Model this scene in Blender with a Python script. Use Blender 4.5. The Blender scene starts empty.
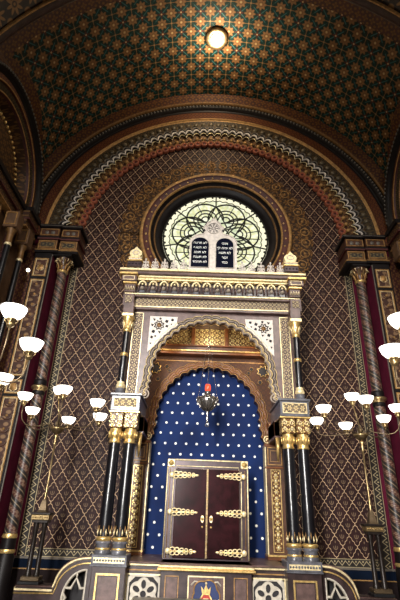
import bpy, bmesh, math, random
from math import pi, sin, cos, sqrt, atan2, radians, hypot
from mathutils import Vector, Matrix
from mathutils.geometry import tessellate_polygon
random.seed(7)
S = bpy.context.scene
COL = S.collection

# ------------------------------------------------------------------ camera
F_PX = 431.25
PITCH = radians(26.317); ROLL = radians(2.025); YAW = radians(0.223)
cam = bpy.data.cameras.new('camera'); cam_o = bpy.data.objects.new('camera', cam); COL.objects.link(cam_o)
cam.sensor_fit = 'VERTICAL'; cam.sensor_height = 24.0; cam.lens = 24.0 * F_PX / 600.0
cam.clip_end = 200
cam_o.location = (-0.245, -10.441, 1.8565)
cam_o.rotation_mode = 'QUATERNION'
cam_o.rotation_quaternion = (Matrix.Rotation(YAW, 3, 'Z') @ Matrix.Rotation(pi/2 + PITCH, 3, 'X') @ Matrix.Rotation(ROLL, 3, 'Z')).to_quaternion()
S.camera = cam_o
# ------------------------------------------------------------------ world, lights, exposure
S.view_settings.view_transform = 'Standard'; S.view_settings.look = 'None'
S.view_settings.gamma = 1; S.view_settings.use_curve_mapping = False
S.view_settings.exposure = 0.0
W = bpy.data.worlds.new('world'); S.world = W; W.use_nodes = True
W.node_tree.nodes['Background'].inputs[0].default_value = (1.0, 0.74, 0.50, 1)
W.node_tree.nodes['Background'].inputs[1].default_value = 0.045

def area(name, loc, target, size, power, col, size_y=None):
    l = bpy.data.lights.new(name, 'AREA'); l.energy = power; l.color = col
    l.shape = 'RECTANGLE'; l.size = size; l.size_y = size_y or size
    o = bpy.data.objects.new(name, l); COL.objects.link(o); o.location = loc
    o.rotation_euler = (Vector(target) - Vector(loc)).to_track_quat('-Z', 'Y').to_euler()
    return o
gl = area('gallery_window_light', (-3.5, -16, 5.8), (0, 0, 2.6), 1.5, 520, (1.0, 0.97, 0.93), 7.0); gl.data.spread = radians(62)
dl = area('dome_window_light', (3.5, -15, 11.5), (0, 0, 3.0), 2.5, 215, (1.0, 0.92, 0.82), 2.5); dl.data.spread = radians(80)

# ------------------------------------------------------------------ shader expression helper
class NG:
    def __init__(s, name):
        s.m = bpy.data.materials.new(name); s.m.use_nodes = True; s.t = s.m.node_tree
        s.b = s.t.nodes['Principled BSDF']; s.geo = None
    def node(s, k): return s.t.nodes.new(k)
    def val(s, x):
        return x
    def put(s, sock, x):
        if isinstance(x, V): s.t.links.new(x.o, sock)
        else: sock.default_value = x
    def m2(s, op, a, b=0.0, c=0.0):
        n = s.node('ShaderNodeMath'); n.operation = op
        s.put(n.inputs[0], a); s.put(n.inputs[1], b)
        if op in ('MULTIPLY_ADD', 'SMOOTH_MIN', 'SMOOTH_MAX', 'COMPARE'): s.put(n.inputs[2], c)
        return V(s, n.outputs[0])
    def pos(s):
        if not s.geo:
            g = s.node('ShaderNodeNewGeometry'); q = s.node('ShaderNodeSeparateXYZ')
            s.t.links.new(g.outputs['Position'], q.inputs[0]); s.geo = [V(s, q.outputs[i]) for i in range(3)]
        return s.geo
    def uv(s):
        g = s.node('ShaderNodeUVMap'); g.uv_map = 'UVMap'; q = s.node('ShaderNodeSeparateXYZ')
        s.t.links.new(g.outputs[0], q.inputs[0]); return V(s, q.outputs[0]), V(s, q.outputs[1])
    def noise(s, scale, detail=2.0, rough=0.5):
        n = s.node('ShaderNodeTexNoise'); n.inputs['Scale'].default_value = scale
        n.inputs['Detail'].default_value = detail; n.inputs['Roughness'].default_value = rough
        g = s.node('ShaderNodeNewGeometry'); s.t.links.new(g.outputs['Position'], n.inputs['Vector'])
        return V(s, n.outputs['Fac'])
    def mix(s, f, a, b):
        n = s.node('ShaderNodeMix'); n.data_type = 'RGBA'; n.clamp_factor = True
        s.put(n.inputs[0], f)
        for k, c in ((6, a), (7, b)):
            if isinstance(c, V): s.t.links.new(c.o, n.inputs[k])
            else: n.inputs[k].default_value = (*c, 1)
        return V(s, n.outputs[2])
    def step(s, x, e0, e1):      # smooth 0->1 between e0 and e1
        n = s.node('ShaderNodeMapRange'); n.interpolation_type = 'SMOOTHSTEP'
        s.put(n.inputs[0], x); n.inputs[1].default_value = e0; n.inputs[2].default_value = e1
        return V(s, n.outputs[0])
    def color(s, c):
        if isinstance(c, V): s.t.links.new(c.o, s.b.inputs['Base Color'])
        else: s.b.inputs['Base Color'].default_value = (*c, 1)
        return s
    def set(s, **k):
        for n, v in k.items():
            n = dict(rough='Roughness', metal='Metallic', coat='Coat Weight', spec='Specular IOR Level', trans='Transmission Weight', es='Emission Strength').get(n, n)
            if isinstance(v, V): s.t.links.new(v.o, s.b.inputs[n])
            else: s.b.inputs[n].default_value = v
        return s
    def emit(s, c, st):
        if isinstance(c, V): s.t.links.new(c.o, s.b.inputs['Emission Color'])
        else: s.b.inputs['Emission Color'].default_value = (*c, 1)
        s.b.inputs['Emission Strength'].default_value = st; return s
    def bump(s, h, dist=0.02, strength=1.0):
        n = s.node('ShaderNodeBump'); n.inputs['Distance'].default_value = dist; n.inputs['Strength'].default_value = strength
        s.t.links.new(h.o, n.inputs['Height']); s.t.links.new(n.outputs[0], s.b.inputs['Normal']); return s
class V:
    def __init__(s, g, o): s.g, s.o = g, o
    def __add__(s, b): return s.g.m2('ADD', s, b)
    __radd__ = __add__
    def __sub__(s, b): return s.g.m2('SUBTRACT', s, b)
    def __rsub__(s, b): return s.g.m2('SUBTRACT', b, s)
    def __mul__(s, b): return s.g.m2('MULTIPLY', s, b)
    __rmul__ = __mul__
    def __truediv__(s, b): return s.g.m2('DIVIDE', s, b)
    def frac(s): return s.g.m2('FRACT', s)
    def abs(s): return s.g.m2('ABSOLUTE', s)
    def sin(s): return s.g.m2('SINE', s)
    def cos(s): return s.g.m2('COSINE', s)
    def min(s, b): return s.g.m2('MINIMUM', s, b)
    def max(s, b): return s.g.m2('MAXIMUM', s, b)
    def sqrt(s): return s.g.m2('SQRT', s)
    def at2(s, b): return s.g.m2('ARCTAN2', s, b)
    def below(s, e, w=0.02): return 1.0 - s.g.step(s, e - w, e + w)
    def above(s, e, w=0.02): return s.g.step(s, e - w, e + w)
def ln(a, b): return (a*a + b*b).sqrt()

def rosettes(g, u, v, p, q=None, k=4):     # arabesque mask made of petalled rosettes and ties, tile p by q
    q = q or p
    a = (u / p).frac() - 0.5; b = (v / q).frac() - 0.5
    r = ln(a, b); th = b.at2(a)
    petal = (r - 0.30 - (th * float(k)).cos() * 0.12)
    m1 = petal.below(0.0, .05) * r.above(0.13, .04)
    c = (0.5 - a.abs()); d = (0.5 - b.abs())
    m2 = ln(c, d).below(0.16, .04)
    m3 = r.below(0.06, .03)
    return m1.max(m2).max(m3)

MATS = {}
def simple(name, col, rough=.5, metal=0., vary=.25, scale=6., **k):
    g = NG(name)
    if vary:
        n = g.noise(scale, 4.0, .6)
        c = g.mix(g.step(n, .3, .7), tuple(x*(1-vary) for x in col), tuple(min(1, x*(1+vary)) for x in col))
        g.color(c)
    else: g.color(col)
    g.set(rough=rough, metal=metal, **k); MATS[name] = g.m; return g.m

simple('gold', (0.78, 0.53, 0.20), .34, .75, .3, 20)
simple('pale_gold', (0.80, 0.66, 0.38), .42, .45, .25, 20)
simple('dull_pale_gold', (0.50, 0.37, 0.17), .42, .45, .25, 20)
simple('dull_gold', (0.34, 0.185, 0.06), .5, .35, .35, 12)
simple('dark_gold', (0.16, 0.08, 0.025), .5, .3, .35, 12)
simple('black_moulding', (0.008, 0.006, 0.006), .45, 0, .3, 5, spec=.2)
simple('black_marble', (0.004, 0.004, 0.006), .30, 0, .4, 9, coat=.4)
simple('mauve_marble', (0.105, 0.062, 0.055), .38, 0, .35, 7)
simple('dark_mauve_marble', (0.036, 0.021, 0.021), .32, 0, .4, 6)
simple('grey_marble', (0.1, 0.1, 0.115), .28, 0, .35, 8)
simple('white_stone', (0.62, 0.56, 0.5), .55, 0, .15, 14)
simple('cream_tracery', (0.50, 0.45, 0.37), .5, 0, .18, 14)
simple('wood', (0.15, 0.052, 0.017), .33, 0, .35, 5)
simple('dark_wood', (0.075, 0.032, 0.018), .35, 0, .35, 5)
simple('crimson', (0.10, 0.008, 0.026), .7, 0, .2, 3, spec=.15)
simple('dark_red', (0.06, 0.01, 0.008), .55, 0, .3, 8)
simple('scale_red', (0.24, 0.060, 0.026), .7, 0, .3, 8)
simple('navy_strip', (0.003, 0.007, 0.018), .8, 0, .2, 4, spec=.08)
simple('wainscot', (0.017, 0.011, 0.011), .8, 0, .3, 3, spec=.08)
simple('grey_edge', (0.12, 0.1, 0.08), .5, 0, .2, 6)
simple('brown_plaster', (0.10, 0.050, 0.022), .6, 0, .3, 6)
simple('mahogany', (0.022, 0.004, 0.006), .16, 0, .5, 3.5, coat=.5)
simple('frame_silver', (0.048, 0.028, 0.032), .33, .25, .25, 8)
simple('silver', (0.3, 0.28, 0.26), .25, .9, .2, 12)
simple('brass', (0.46, 0.33, 0.16), .3, .85, .25, 12)
simple('old_brass', (0.24, 0.17, 0.09), .35, .8, .3, 12)
simple('pole_bronze', (0.17, 0.12, 0.07), .35, .7, .2, 12)
simple('iron_black', (0.022, 0.016, 0.013), .35, .4, .2, 8)
simple('tablet_blue', (0.002, 0.003, 0.011), .8, 0, .3, 8, spec=.08)
simple('letter_white', (0.85, 0.85, 0.80), .5, 0, 0)
simple('niche_blue', (0.004, 0.016, 0.085), .5, 0, .2, 3)
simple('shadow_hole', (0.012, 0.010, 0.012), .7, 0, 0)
simple('lead', (0.006, 0.007, 0.004), .5, .2, 0)
simple('black_lacquer', (0.012, 0.012, 0.013), .3, 0, .2)
simple('moulding_stone', (0.30, 0.24, 0.19), .45, 0, .25, 12)
simple('shell_stone', (0.34, 0.28, 0.22), .45, 0, .2, 12)
simple('boss_olive', (0.11, 0.085, 0.05), .4, .2, .3, 20)
simple('bead_grey', (0.1, 0.09, 0.075), .45, 0, .3, 20)
simple('crown_red', (0.35, 0.03, 0.02), .4, 0, .2)
simple('floor_stone', (0.12, 0.09, 0.075), .3, 0, .3, 2)

g = NG('lamp_glass'); g.color((0.95, 0.93, 0.88)).set(rough=.35).emit((1.0, 0.93, 0.82), 3.2); MATS['lamp_glass'] = g.m
g = NG('ceiling_lamp_glass'); g.color((1, .95, .85)).emit((1.0, 0.88, 0.68), 9.0); MATS['ceiling_lamp_glass'] = g.m
g = NG('red_glass'); g.color((.8, .05, .02)).set(rough=.15).emit((1.0, 0.12, 0.05), .8); MATS['red_glass'] = g.m

def pat(name, base, ink, fn, rough=.55, metal_ink=.3, vary=.25, bump=0.0, **k):
    g = NG(name); m = fn(g); n = g.noise(5., 3.)
    b = g.mix(g.step(n, .3, .7), tuple(x*(1-vary) for x in base), tuple(x*(1+vary) for x in base))
    g.color(g.mix(m, b, ink)); k.setdefault('spec', .3); g.set(rough=rough, metal=m*metal_ink, **k)
    if bump: g.bump(m, bump)
    MATS[name] = g.m; return g.m

# diaper-patterned wall -------------------------------------------------
def wall_pat(g):
    x, y, z = g.pos()
    P_, Q_ = 0.314, 0.44
    xx = x / P_; zz = (z - 2.85) / Q_
    a = xx + zz; b = xx - zz
    w = 0.026
    a2 = a + (b * (2*pi*3)).sin() * w; b2 = b + (a * (2*pi*3)).sin() * w
    da = (a2.frac() - 0.5).abs(); db = (b2.frac() - 0.5).abs()
    line = da.above(0.480, .009).max(db.above(0.480, .009))
    u = a.frac() - 0.5; v = b.frac() - 0.5
    lx = (u + v) * 0.5; lz = (u - v) * 0.5          # local coords in the lozenge, centre 0
    bud = ln(lx * 1.9, lz - 0.20).below(0.055, .02)
    hr = ln(lx, (lz + 0.02) * 1.2)
    ring = hr.above(0.115, .012) * hr.below(0.155, .012) * lz.below(0.02, .02)
    stem = ln(lx * 2.2, lz + 0.03).below(0.075, .02)
    tip = ln(lx * 1.5, lz + 0.24).below(0.04, .02)
    return line, bud.max(ring).max(stem * .8).max(tip)
g = NG('diaper_wall'); line, mot = wall_pat(g); n = g.noise(3., 4.)
base = g.mix(g.step(n, .3, .7), (0.016, 0.005, 0.005), (0.028, 0.009, 0.008))
c = g.mix(mot * 0.6, base, (0.30, 0.20, 0.12)); c = g.mix(line, c, (0.78, 0.53, 0.32))
g.color(c).set(rough=.6, spec=.2); g.bump(line, .01); MATS['diaper_wall'] = g.m

def meander(horizontal):
    def f(g):
        x, y, z = g.pos()
        u, v = (x, z) if horizontal else (z, x.abs())
        v0, v1 = (0.93, 1.09) if horizontal else (3.80, 4.00)
        t = (v - v0) / (v1 - v0)
        edge = (t - 0.5).abs().above(0.43, .02)
        tri = ((u / 0.15).frac() - 0.5).abs() * 2.0        # 0..1 triangle
        zig = (t - 0.24 - tri * 0.52).abs().below(0.065, .03)
        dots = ln((u / 0.15).frac() - 0.5, t * .9 - 0.62).below(0.10, .03)
        return edge.max(zig).max(dots)
    return f
pat('meander_vertical', (0.018, 0.014, 0.011), (0.42, 0.34, 0.20), meander(False))
pat('meander_horizontal', (0.018, 0.014, 0.011), (0.42, 0.34, 0.20), meander(True))

def ros_xz(p, q=None, k=4, x0=0, z0=0):
    def f(g):
        x, y, z = g.pos(); return rosettes(g, x + y + x0, z + z0, p, q, k)
    return f
def ros_uv(p, q=None, k=4):
    def f(g):
        u, v = g.uv(); return rosettes(g, u, v, p, q, k)
    return f
def ros_yz(p, q=None, k=4):
    def f(g):
        x, y, z = g.pos(); return rosettes(g, y, z, p, q, k)
    return f
pat('aureole_gold', (0.036, 0.016, 0.006), (0.21, 0.10, 0.03), ros_uv(.30, .30, 6), bump=.02)
pat('arch_border', (0.040, 0.009, 0.004), (0.115, 0.050, 0.010), ros_uv(.22, .20, 4))
pat('arch_red_band', (0.055, 0.010, 0.005), (0.15, 0.06, 0.016), ros_uv(.13, .12, 6))
pat('arch_olive_band', (0.022, 0.013, 0.005), (0.08, 0.05, 0.017), ros_uv(.12, .35, 4))
pat('arch_gold_scallop', (0.045, 0.018, 0.005), (0.21, 0.105, 0.032), ros_uv(.15, .15, 5))
pat('gold_frieze', (0.12, 0.085, 0.07), (0.56, 0.45, 0.26), ros_xz(.095, .095, 6, 0, .02), metal_ink=.3, bump=.01)
pat('gold_strip', (0.11, 0.075, 0.065), (0.50, 0.40, 0.24), ros_xz(.10, .12, 4), bump=.01)
pat('gold_relief', (0.13, 0.055, 0.02), (0.90, 0.68, 0.28), ros_xz(.14, .15, 6), metal_ink=.6, rough=.35, bump=.02)
pat('gold_panel', (0.16, 0.09, 0.035), (0.92, 0.76, 0.36), ros_xz(.13, .13, 5, .02, .01), metal_ink=.5, rough=.35, bump=.02)
pat('console_panel', (0.15, 0.11, 0.07), (0.66, 0.50, 0.25), ros_xz(.13, .15, 6), bump=.01)
pat('spandrel_wood', (0.045, 0.014, 0.005), (0.095, 0.036, 0.012), ros_xz(.12, .12, 8))
pat('foliate_strip', (0.05, 0.012, 0.009), (0.15, 0.07, 0.025), ros_xz(.17, .24, 5))
pat('tympanum', (0.045, 0.020, 0.007), (0.17, 0.085, 0.028), ros_yz(.26, .26, 6))
pat('pilaster_panel', (0.055, 0.022, 0.014), (0.22, 0.13, 0.07), ros_xz(.36, .27, 3), rough=.55)
pat('impost_panel', (0.035, 0.028, 0.022), (0.17, 0.13, 0.06), ros_xz(.19, .16, 4))
pat('strapwork_vault', (0.022, 0.014, 0.012), (0.22, 0.12, 0.05), ros_uv(.55, .55, 8))
pat('cornice_side', (0.035, 0.014, 0.008), (0.15, 0.08, 0.03), ros_yz(.16, .14, 4))

def dots(g):
    x, y, z = g.pos(); p, q = .245, .47
    def d(x0, z0):
        return ln((((x + x0) / p).frac() - .5) * p, (((z + z0) / q).frac() - .5) * q).below(.026, .006)
    return d(0.1225, 0.235 - 4.71 % .47).max(d(0.0, -4.71 % .47 + .0))
g = NG('starry_blue'); m = dots(g); n = g.noise(1.2, 3.)
g.color(g.mix(m, g.mix(g.step(n, .3, .7), (0.002, 0.011, 0.060), (0.003, 0.018, 0.092)), (0.86, 0.86, 0.80)))
g.set(rough=.7, spec=.15); MATS['starry_blue'] = g.m

# vault: star and clover tiling in (across, along)
g = NG('vault_tiles'); u, v = g.uv(); s = .57
a = ((u + 0.02) / s).frac() - .5; b = ((v + .12) / s).frac() - .5
aa, bb = a.abs(), b.abs()
ca, cb = 0.5 - aa, 0.5 - bb
star1 = ln(ca, b) - 0.245 - (b.at2(ca) * 8.0).cos() * .045
star2 = ln(a, cb) - 0.245 - (cb.at2(a) * 8.0).cos() * .045
st = star1.min(star2); star = st.below(0.0, .015); edge = (st + .03).abs().below(.014, .008) * star
rc = ln(ca, cb); cross = (rc - .13 - (ca.at2(cb) * 4.0).cos() * .045).below(0.0, .015); crossdot = rc.below(.045, .012)
sr = ln(ca, b).min(ln(a, cb)); sdot = sr.below(.05, .015); sring = (sr - .11).abs().below(.016, .008)
petal = (aa - bb).abs().below(.012, .008) * ln(a, b).below(.22, .02); gap = aa.min(bb).below(.018, .008) * ln(a, b).below(.20, .02)
core = ln(a, b).below(.045, .015)
n = g.noise(.5, 3.)
tan_ = g.mix(g.step(n, .35, .65), (0.13, 0.065, 0.022), (0.19, 0.105, 0.042))
grn = g.mix(g.step(n, .35, .65), (0.003, 0.010, 0.007), (0.005, 0.021, 0.018))
c = g.mix(star, grn, tan_); c = g.mix(edge * .7, c, (0.09, 0.035, 0.015)); c = g.mix(sring * .8, c, (0.10, 0.035, 0.018)); c = g.mix(sdot, c, (0.36, 0.25, 0.12))
dg = (aa - bb).abs().below(.035, .012) * ln(a, b).above(.24, .02); c = g.mix(dg, c, (0.022, 0.075, 0.075))
c = g.mix(gap * .9, c, (0.16, 0.09, 0.035)); c = g.mix(petal * .6, c, (0.02, 0.06, 0.05))
c = g.mix(cross, c, (0.045, 0.014, 0.010)); c = g.mix(crossdot, c, (0.34, 0.21, 0.11)); c = g.mix(core, c, (0.20, 0.12, 0.05))
g.color(c).set(rough=.7, spec=.15); MATS['vault_tiles'] = g.m

# spiral column
g = NG('spiral_shaft'); u, v = g.uv()
t = (u * 2.0 / (2*pi) * 1.0 + v / 0.30).frac()
band = (t - .5).abs().below(.22, .05)
fl = rosettes(g, u / (2*pi), v / .30, .25, .25, 4)
c = g.mix(band, (0.018, 0.013, 0.012), (0.085, 0.030, 0.022)); c = g.mix(fl * band * .7, c, (0.30, 0.21, 0.14))
c = g.mix((t - .5).abs().above(.46, .02), c, (0.22, 0.16, 0.10))
g.color(c).set(rough=.42); MATS['spiral_shaft'] = g.m

# stained glass
g = NG('stained_glass'); x, y, z = g.pos(); zz = z - 9.27; x = x - 0.11
r = ln(x, zz); th = zz.at2(x); n = g.noise(6., 3.)
ray = (th * 49.0).sin()
c = g.mix(g.step(n, .35, .65), (0.62, 0.66, 0.36), (1.0, 1.0, 0.76))
c = g.mix(ray.above(.35, .2) * r.above(.9, .05) * r.below(1.22, .05) * .6, c, (0.75, 0.72, 0.28))
c = g.mix(r.above(1.38, .02), c, (0.98, 0.93, 0.66))
c = g.mix(r.below(.72, .02) * r.above(.55, .02) * .5, c, (0.5, .62, .45))
g.color((.1, .1, .08)).emit(c, 1.05).set(rough=.3); MATS['stained_glass'] = g.m

# ------------------------------------------------------------------ mesh builder
class MB:
    def __init__(s): s.v = []; s.f = []; s.m = []; s.uv = []; s.sm = []; s.mats = []
    def mi(s, m):
        if m not in s.mats: s.mats.append(m)
        return s.mats.index(m)
    def add(s, vs, fs, m, uvs=None, smooth=False):
        o = len(s.v); s.v += [tuple(p) for p in vs]; k = s.mi(m)
        for f in fs:
            s.f.append([i + o for i in f]); s.m.append(k); s.sm.append(smooth)
            s.uv.append([uvs[i] for i in f] if uvs else [(0, 0)] * len(f))
        return s
    def box(s, x0, x1, y0, y1, z0, z1, m, bev=0.0):
        if bev and min(abs(x1-x0), abs(y1-y0), abs(z1-z0)) > 2.2*bev:
            bm = bmesh.new(); bmesh.ops.create_cube(bm, size=1)
            for v in bm.verts: v.co = Vector(((x0+x1)/2 + v.co.x*(x1-x0), (y0+y1)/2 + v.co.y*(y1-y0), (z0+z1)/2 + v.co.z*(z1-z0)))
            bmesh.ops.bevel(bm, geom=bm.edges[:], offset=bev, segments=1, affect='EDGES')
            bm.verts.index_update()
            s.add([v.co[:] for v in bm.verts], [[v.index for v in f.verts] for f in bm.faces], m); bm.free(); return s
        vs = [(x, y, z) for x in (x0, x1) for y in (y0, y1) for z in (z0, z1)]
        return s.add(vs, [(0,1,3,2),(4,6,7,5),(0,4,5,1),(2,3,7,6),(0,2,6,4),(1,5,7,3)], m)
    def sbox(s, sx, a, b, y0, y1, z0, z1, m, bev=0.0):       # box at |x| in a..b on side sx
        return s.box(min(sx*a, sx*b), max(sx*a, sx*b), y0, y1, z0, z1, m, bev)
    def lathe(s, c, prof, m, n=20, vscale=1.0, a0=0, smooth=True, axis='z'):
        # prof: list of (r, h) ; axis z (h up) or y (h forward)
        vs, fs, uv = [], [], []
        for (r, h) in prof:
            for i in range(n + 1):
                a = a0 + 2*pi*i/n
                if axis == 'z': vs.append((c[0] + r*cos(a), c[1] + r*sin(a), c[2] + h))
                elif axis == 'y': vs.append((c[0] + r*cos(a), c[1] + h, c[2] + r*sin(a)))
                else: vs.append((c[0] + h, c[1] + r*cos(a), c[2] + r*sin(a)))
                uv.append((a, h * vscale))
        for j in range(len(prof) - 1):
            for i in range(n): k = j*(n+1) + i; fs.append((k, k+1, k+n+2, k+n+1))
        return s.add(vs, fs, m, uv, smooth)
    def tube(s, pts, r, m, n=6, closed=False, smooth=True):
        pts = [Vector(p) for p in pts]; N = len(pts); vs, fs, uv = [], [], []; up = None; L = 0
        for i, p in enumerate(pts):
            if closed: t = pts[(i+1) % N] - pts[i-1]
            else: t = pts[min(i+1, N-1)] - pts[max(i-1, 0)]
            t.normalize()
            if up is None: up = Vector((0, 1, 0)) if abs(t.y) < .9 else Vector((0, 0, 1))
            up = (up - t * up.dot(t)).normalized(); sd = t.cross(up)
            rr = r[i] if isinstance(r, (list, tuple)) else r
            if i: L += (p - pts[i-1]).length
            for k in range(n):
                a = 2*pi*k/n; vs.append(p + (up*cos(a) + sd*sin(a))*rr); uv.append((L, k/n))
        for i in range(N if closed else N-1):
            j = (i+1) % N
            for k in range(n): k2 = (k+1) % n; fs.append((i*n+k, i*n+k2, j*n+k2, j*n+k))
        if not closed: fs.append(tuple(range(n-1, -1, -1))); fs.append(tuple((N-1)*n + k for k in range(n)))
        return s.add(vs, fs, m, uv, smooth)
    def ball(s, c, r, m, n=10, sc=(1, 1, 1)):
        prof = [(r*sin(pi*i/(n//2+1)) * 1.0, -r*cos(pi*i/(n//2+1))) for i in range(n//2 + 2)]
        vs, fs = [], []
        for (q, h) in prof:
            for i in range(n): a = 2*pi*i/n; vs.append((c[0] + q*cos(a)*sc[0], c[1] + q*sin(a)*sc[1], c[2] + h*sc[2]))
        for j in range(len(prof)-1):
            for i in range(n): i2 = (i+1) % n; fs.append((j*n+i, j*n+i2, (j+1)*n+i2, (j+1)*n+i))
        return s.add(vs, fs, m, None, True)
    def plate(s, outline, y0, y1, m, holes=(), edge=None, uvf=None):   # outline in (x,z), front y0, back y1
        loops = [list(outline)] + [list(h) for h in holes]
        tris = tessellate_polygon([[Vector((p[0], p[1], 0)) for p in l] for l in loops])
        flat = [p for l in loops for p in l]; n = len(flat)
        vs = [(p[0], y0, p[1]) for p in flat] + [(p[0], y1, p[1]) for p in flat]
        uv = [(uvf(p) if uvf else (p[0], p[1])) for p in flat] * 2
        fs = []
        for t in tris:
            a, b, c = (flat[i] for i in t)
            cr = (b[0]-a[0])*(c[1]-a[1]) - (b[1]-a[1])*(c[0]-a[0])
            t = tuple(t) if cr > 0 else tuple(reversed(t))
            fs.append(t); fs.append(tuple(i + n for i in reversed(t)))
        s.add(vs, fs, m, uv)
        es, o = [], 0
        for l in loops:
            k = len(l)
            for i in range(k): j = (i+1) % k; es.append((o+i, o+j, o+j+n, o+i+n))
            o += k
        return s.add(vs, es, edge or m, uv)
    def arc_sweep(s, prof, c, m, n=96, a0=0.0, a1=pi, legs=None, plane='y', smooth=True):
        # prof: list of (R, Y); sweep round centre c=(x,z) in plane 'y', legs = z to extend straight down to
        # plane 'x': prof=(R,X) and c=(y,z)
        A = [a0 + (a1-a0)*i/n for i in range(n+1)]
        vs, fs, uv = [], [], []; acc = [0]
        for i in range(1, len(prof)): acc.append(acc[-1] + hypot(prof[i][0]-prof[i-1][0], prof[i][1]-prof[i-1][1]))
        Rm = sum(p[0] for p in prof)/len(prof)
        rows = []
        for (R, Y) in prof:
            row = []
            if legs is not None: row.append((c[0] + R*cos(a0), legs, -(c[1]-legs)))
            for a in A: row.append((c[0] + R*cos(a), c[1] + R*sin(a), (a-a0)*Rm))
            if legs is not None: row.append((c[0] + R*cos(a1), legs, (a1-a0)*Rm + c[1]-legs))
            rows.append((Y, row))
        k = len(rows[0][1])
        for j, (Y, row) in enumerate(rows):
            for (p, z, L) in row:
                vs.append((p, Y, z) if plane == 'y' else (Y, p, z)); uv.append((L, acc[j]))
        for j in range(len(rows)-1):
            for i in range(k-1): q = j*k + i; fs.append((q, q+1, q+k+1, q+k))
        return s.add(vs, fs, m, uv, smooth)
    def build(s, name, parent=None, kind=None, label=None):
        me = bpy.data.meshes.new(name)
        off = Vector(parent_world(parent)) if parent else Vector((0, 0, 0))
        me.from_pydata([tuple(Vector(v) - off) for v in s.v], [], s.f)
        for m in s.mats: me.materials.append(MATS[m])
        me.polygons.foreach_set('material_index', s.m); me.polygons.foreach_set('use_smooth', s.sm)
        ul = me.uv_layers.new(name='UVMap')
        flat = []
        for q in s.uv:
            for p in q: flat += [p[0], p[1]]
        ul.data.foreach_set('uv', flat); me.update()
        o = bpy.data.objects.new(name, me); COL.objects.link(o)
        if parent: o.parent = parent
        if kind: o['kind'] = kind
        if label: o['label'] = label
        return o
def parent_world(o):
    p = Vector((0, 0, 0))
    while o: p += o.location; o = o.parent
    return p
def thing(name, label, cat, loc, group=None):
    o = bpy.data.objects.new(name, None); COL.objects.link(o); o.location = loc; o.empty_display_size = .1
    o['label'] = label; o['category'] = cat
    if group: o['group'] = group
    return o
def tag(o, label, cat, group=None):
    o['label'] = label; o['category'] = cat
    if group: o['group'] = group
    return o
def circ(cx, cz, R, n=64, a0=0, a1=2*pi, end=False):
    k = n + 1 if end else n
    return [(cx + R*cos(a0 + (a1-a0)*i/n), cz + R*sin(a0 + (a1-a0)*i/n)) for i in range(k)]
def lobed(cx, cz, R, A, n, sub=6):
    return [(cx + (R + A*abs(sin(n*a/2)))*cos(a), cz + (R + A*abs(sin(n*a/2)))*sin(a)) for a in (2*pi*i/(n*sub) for i in range(n*sub))]
def foil(hw, zc, zb, n, A, nleg, sub=6, leg_out=0.0):
    """multifoil arch line from bottom right, over the top, to bottom left: foils bulge outward by A"""
    pts = []
    for i in range(nleg*sub):
        t = i/(nleg*sub); pts.append((hw + A*abs(sin(pi*nleg*t)) + leg_out*(1-t)**2, zb + (zc-zb)*t))
    for i in range(n*sub + 1):
        a = pi*i/(n*sub); R = hw + A*abs(sin(n*a)); pts.append((R*cos(a), zc + R*sin(a)))
    pts += [(-x, z) for (x, z) in reversed(pts[:nleg*sub])]
    return pts
def grow(pts, d):      # offset a line (bottom right -> top -> bottom left) outward by d
    out = []
    for i, p in enumerate(pts):
        a = pts[max(i-2, 0)]; b = pts[min(i+2, len(pts)-1)]
        tx, tz = b[0]-a[0], b[1]-a[1]; L = hypot(tx, tz) or 1
        out.append((p[0] + tz/L*d, p[1] - tx/L*d))
    return out

# ================================================================== SETTING
Z0 = 8.98            # springing of the great arch
YW = 0.22            # plane of the patterned wall
OC = (0.11, 9.27)     # centre of the round window
# floor
MB().box(-9, 9, -16, 1.5, -.2, 0, 'floor_stone').build('floor', kind='structure')
# ark wall with hole for the window
w = MB()
out = [(3.82, 1.08), (3.82, Z0)] + [(3.95*cos(pi*i/64), Z0 + 3.95*sin(pi*i/64)) for i in range(65)] + [(-3.82, Z0), (-3.82, 1.08)]
w.plate(out, YW, YW + .25, 'diaper_wall', holes=[circ(*OC, 1.75, 64)])
for sx in (1, -1):
    w.sbox(sx, 3.80, 4.00, YW-.01, YW+.2, .93, Z0, 'meander_vertical')
    w.sbox(sx, 4.00, 5.6, YW+.02, YW+.3, 0, 10.2, 'crimson')
w.box(-3.79, 3.79, YW-.012, YW+.2, .93, 1.09, 'meander_horizontal')
w.box(-5.6, 5.6, YW+.30, YW+.5, 0, 16.5, 'brown_plaster')
wall = w.build('wall_ark', kind='structure')
# cut the backing wall at the window: build it as a plate with a hole instead
me = wall.data
bm = bmesh.new(); bm.from_mesh(me)
bk = [i for i, m in enumerate(me.materials) if m.name == 'brown_plaster'][0]
bmesh.ops.delete(bm, geom=[f for f in bm.faces if f.material_index == bk], context='FACES')
bm.to_mesh(me); bm.free()
w = MB(); w.plate([(-5.9, 0), (5.9, 0), (5.9, 15.6), (-5.9, 15.6)], YW+.30, YW+.5, 'brown_plaster', holes=[circ(*OC, 1.75, 64)])
w.build('wall_back', kind='structure')
w = MB()
w.box(-5.2, 5.2, YW-.02, YW+.25, 0, .70, 'wainscot'); w.box(-5.2, 5.2, YW-.035, YW+.2, .70, .72, 'dull_gold')
w.box(-5.2, 5.2, YW-.03, YW+.2, .72, .89, 'navy_strip'); w.box(-5.2, 5.2, YW-.045, YW+.2, .89, .93, 'grey_edge')
w.build('baseboard_ark', kind='structure')

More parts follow.
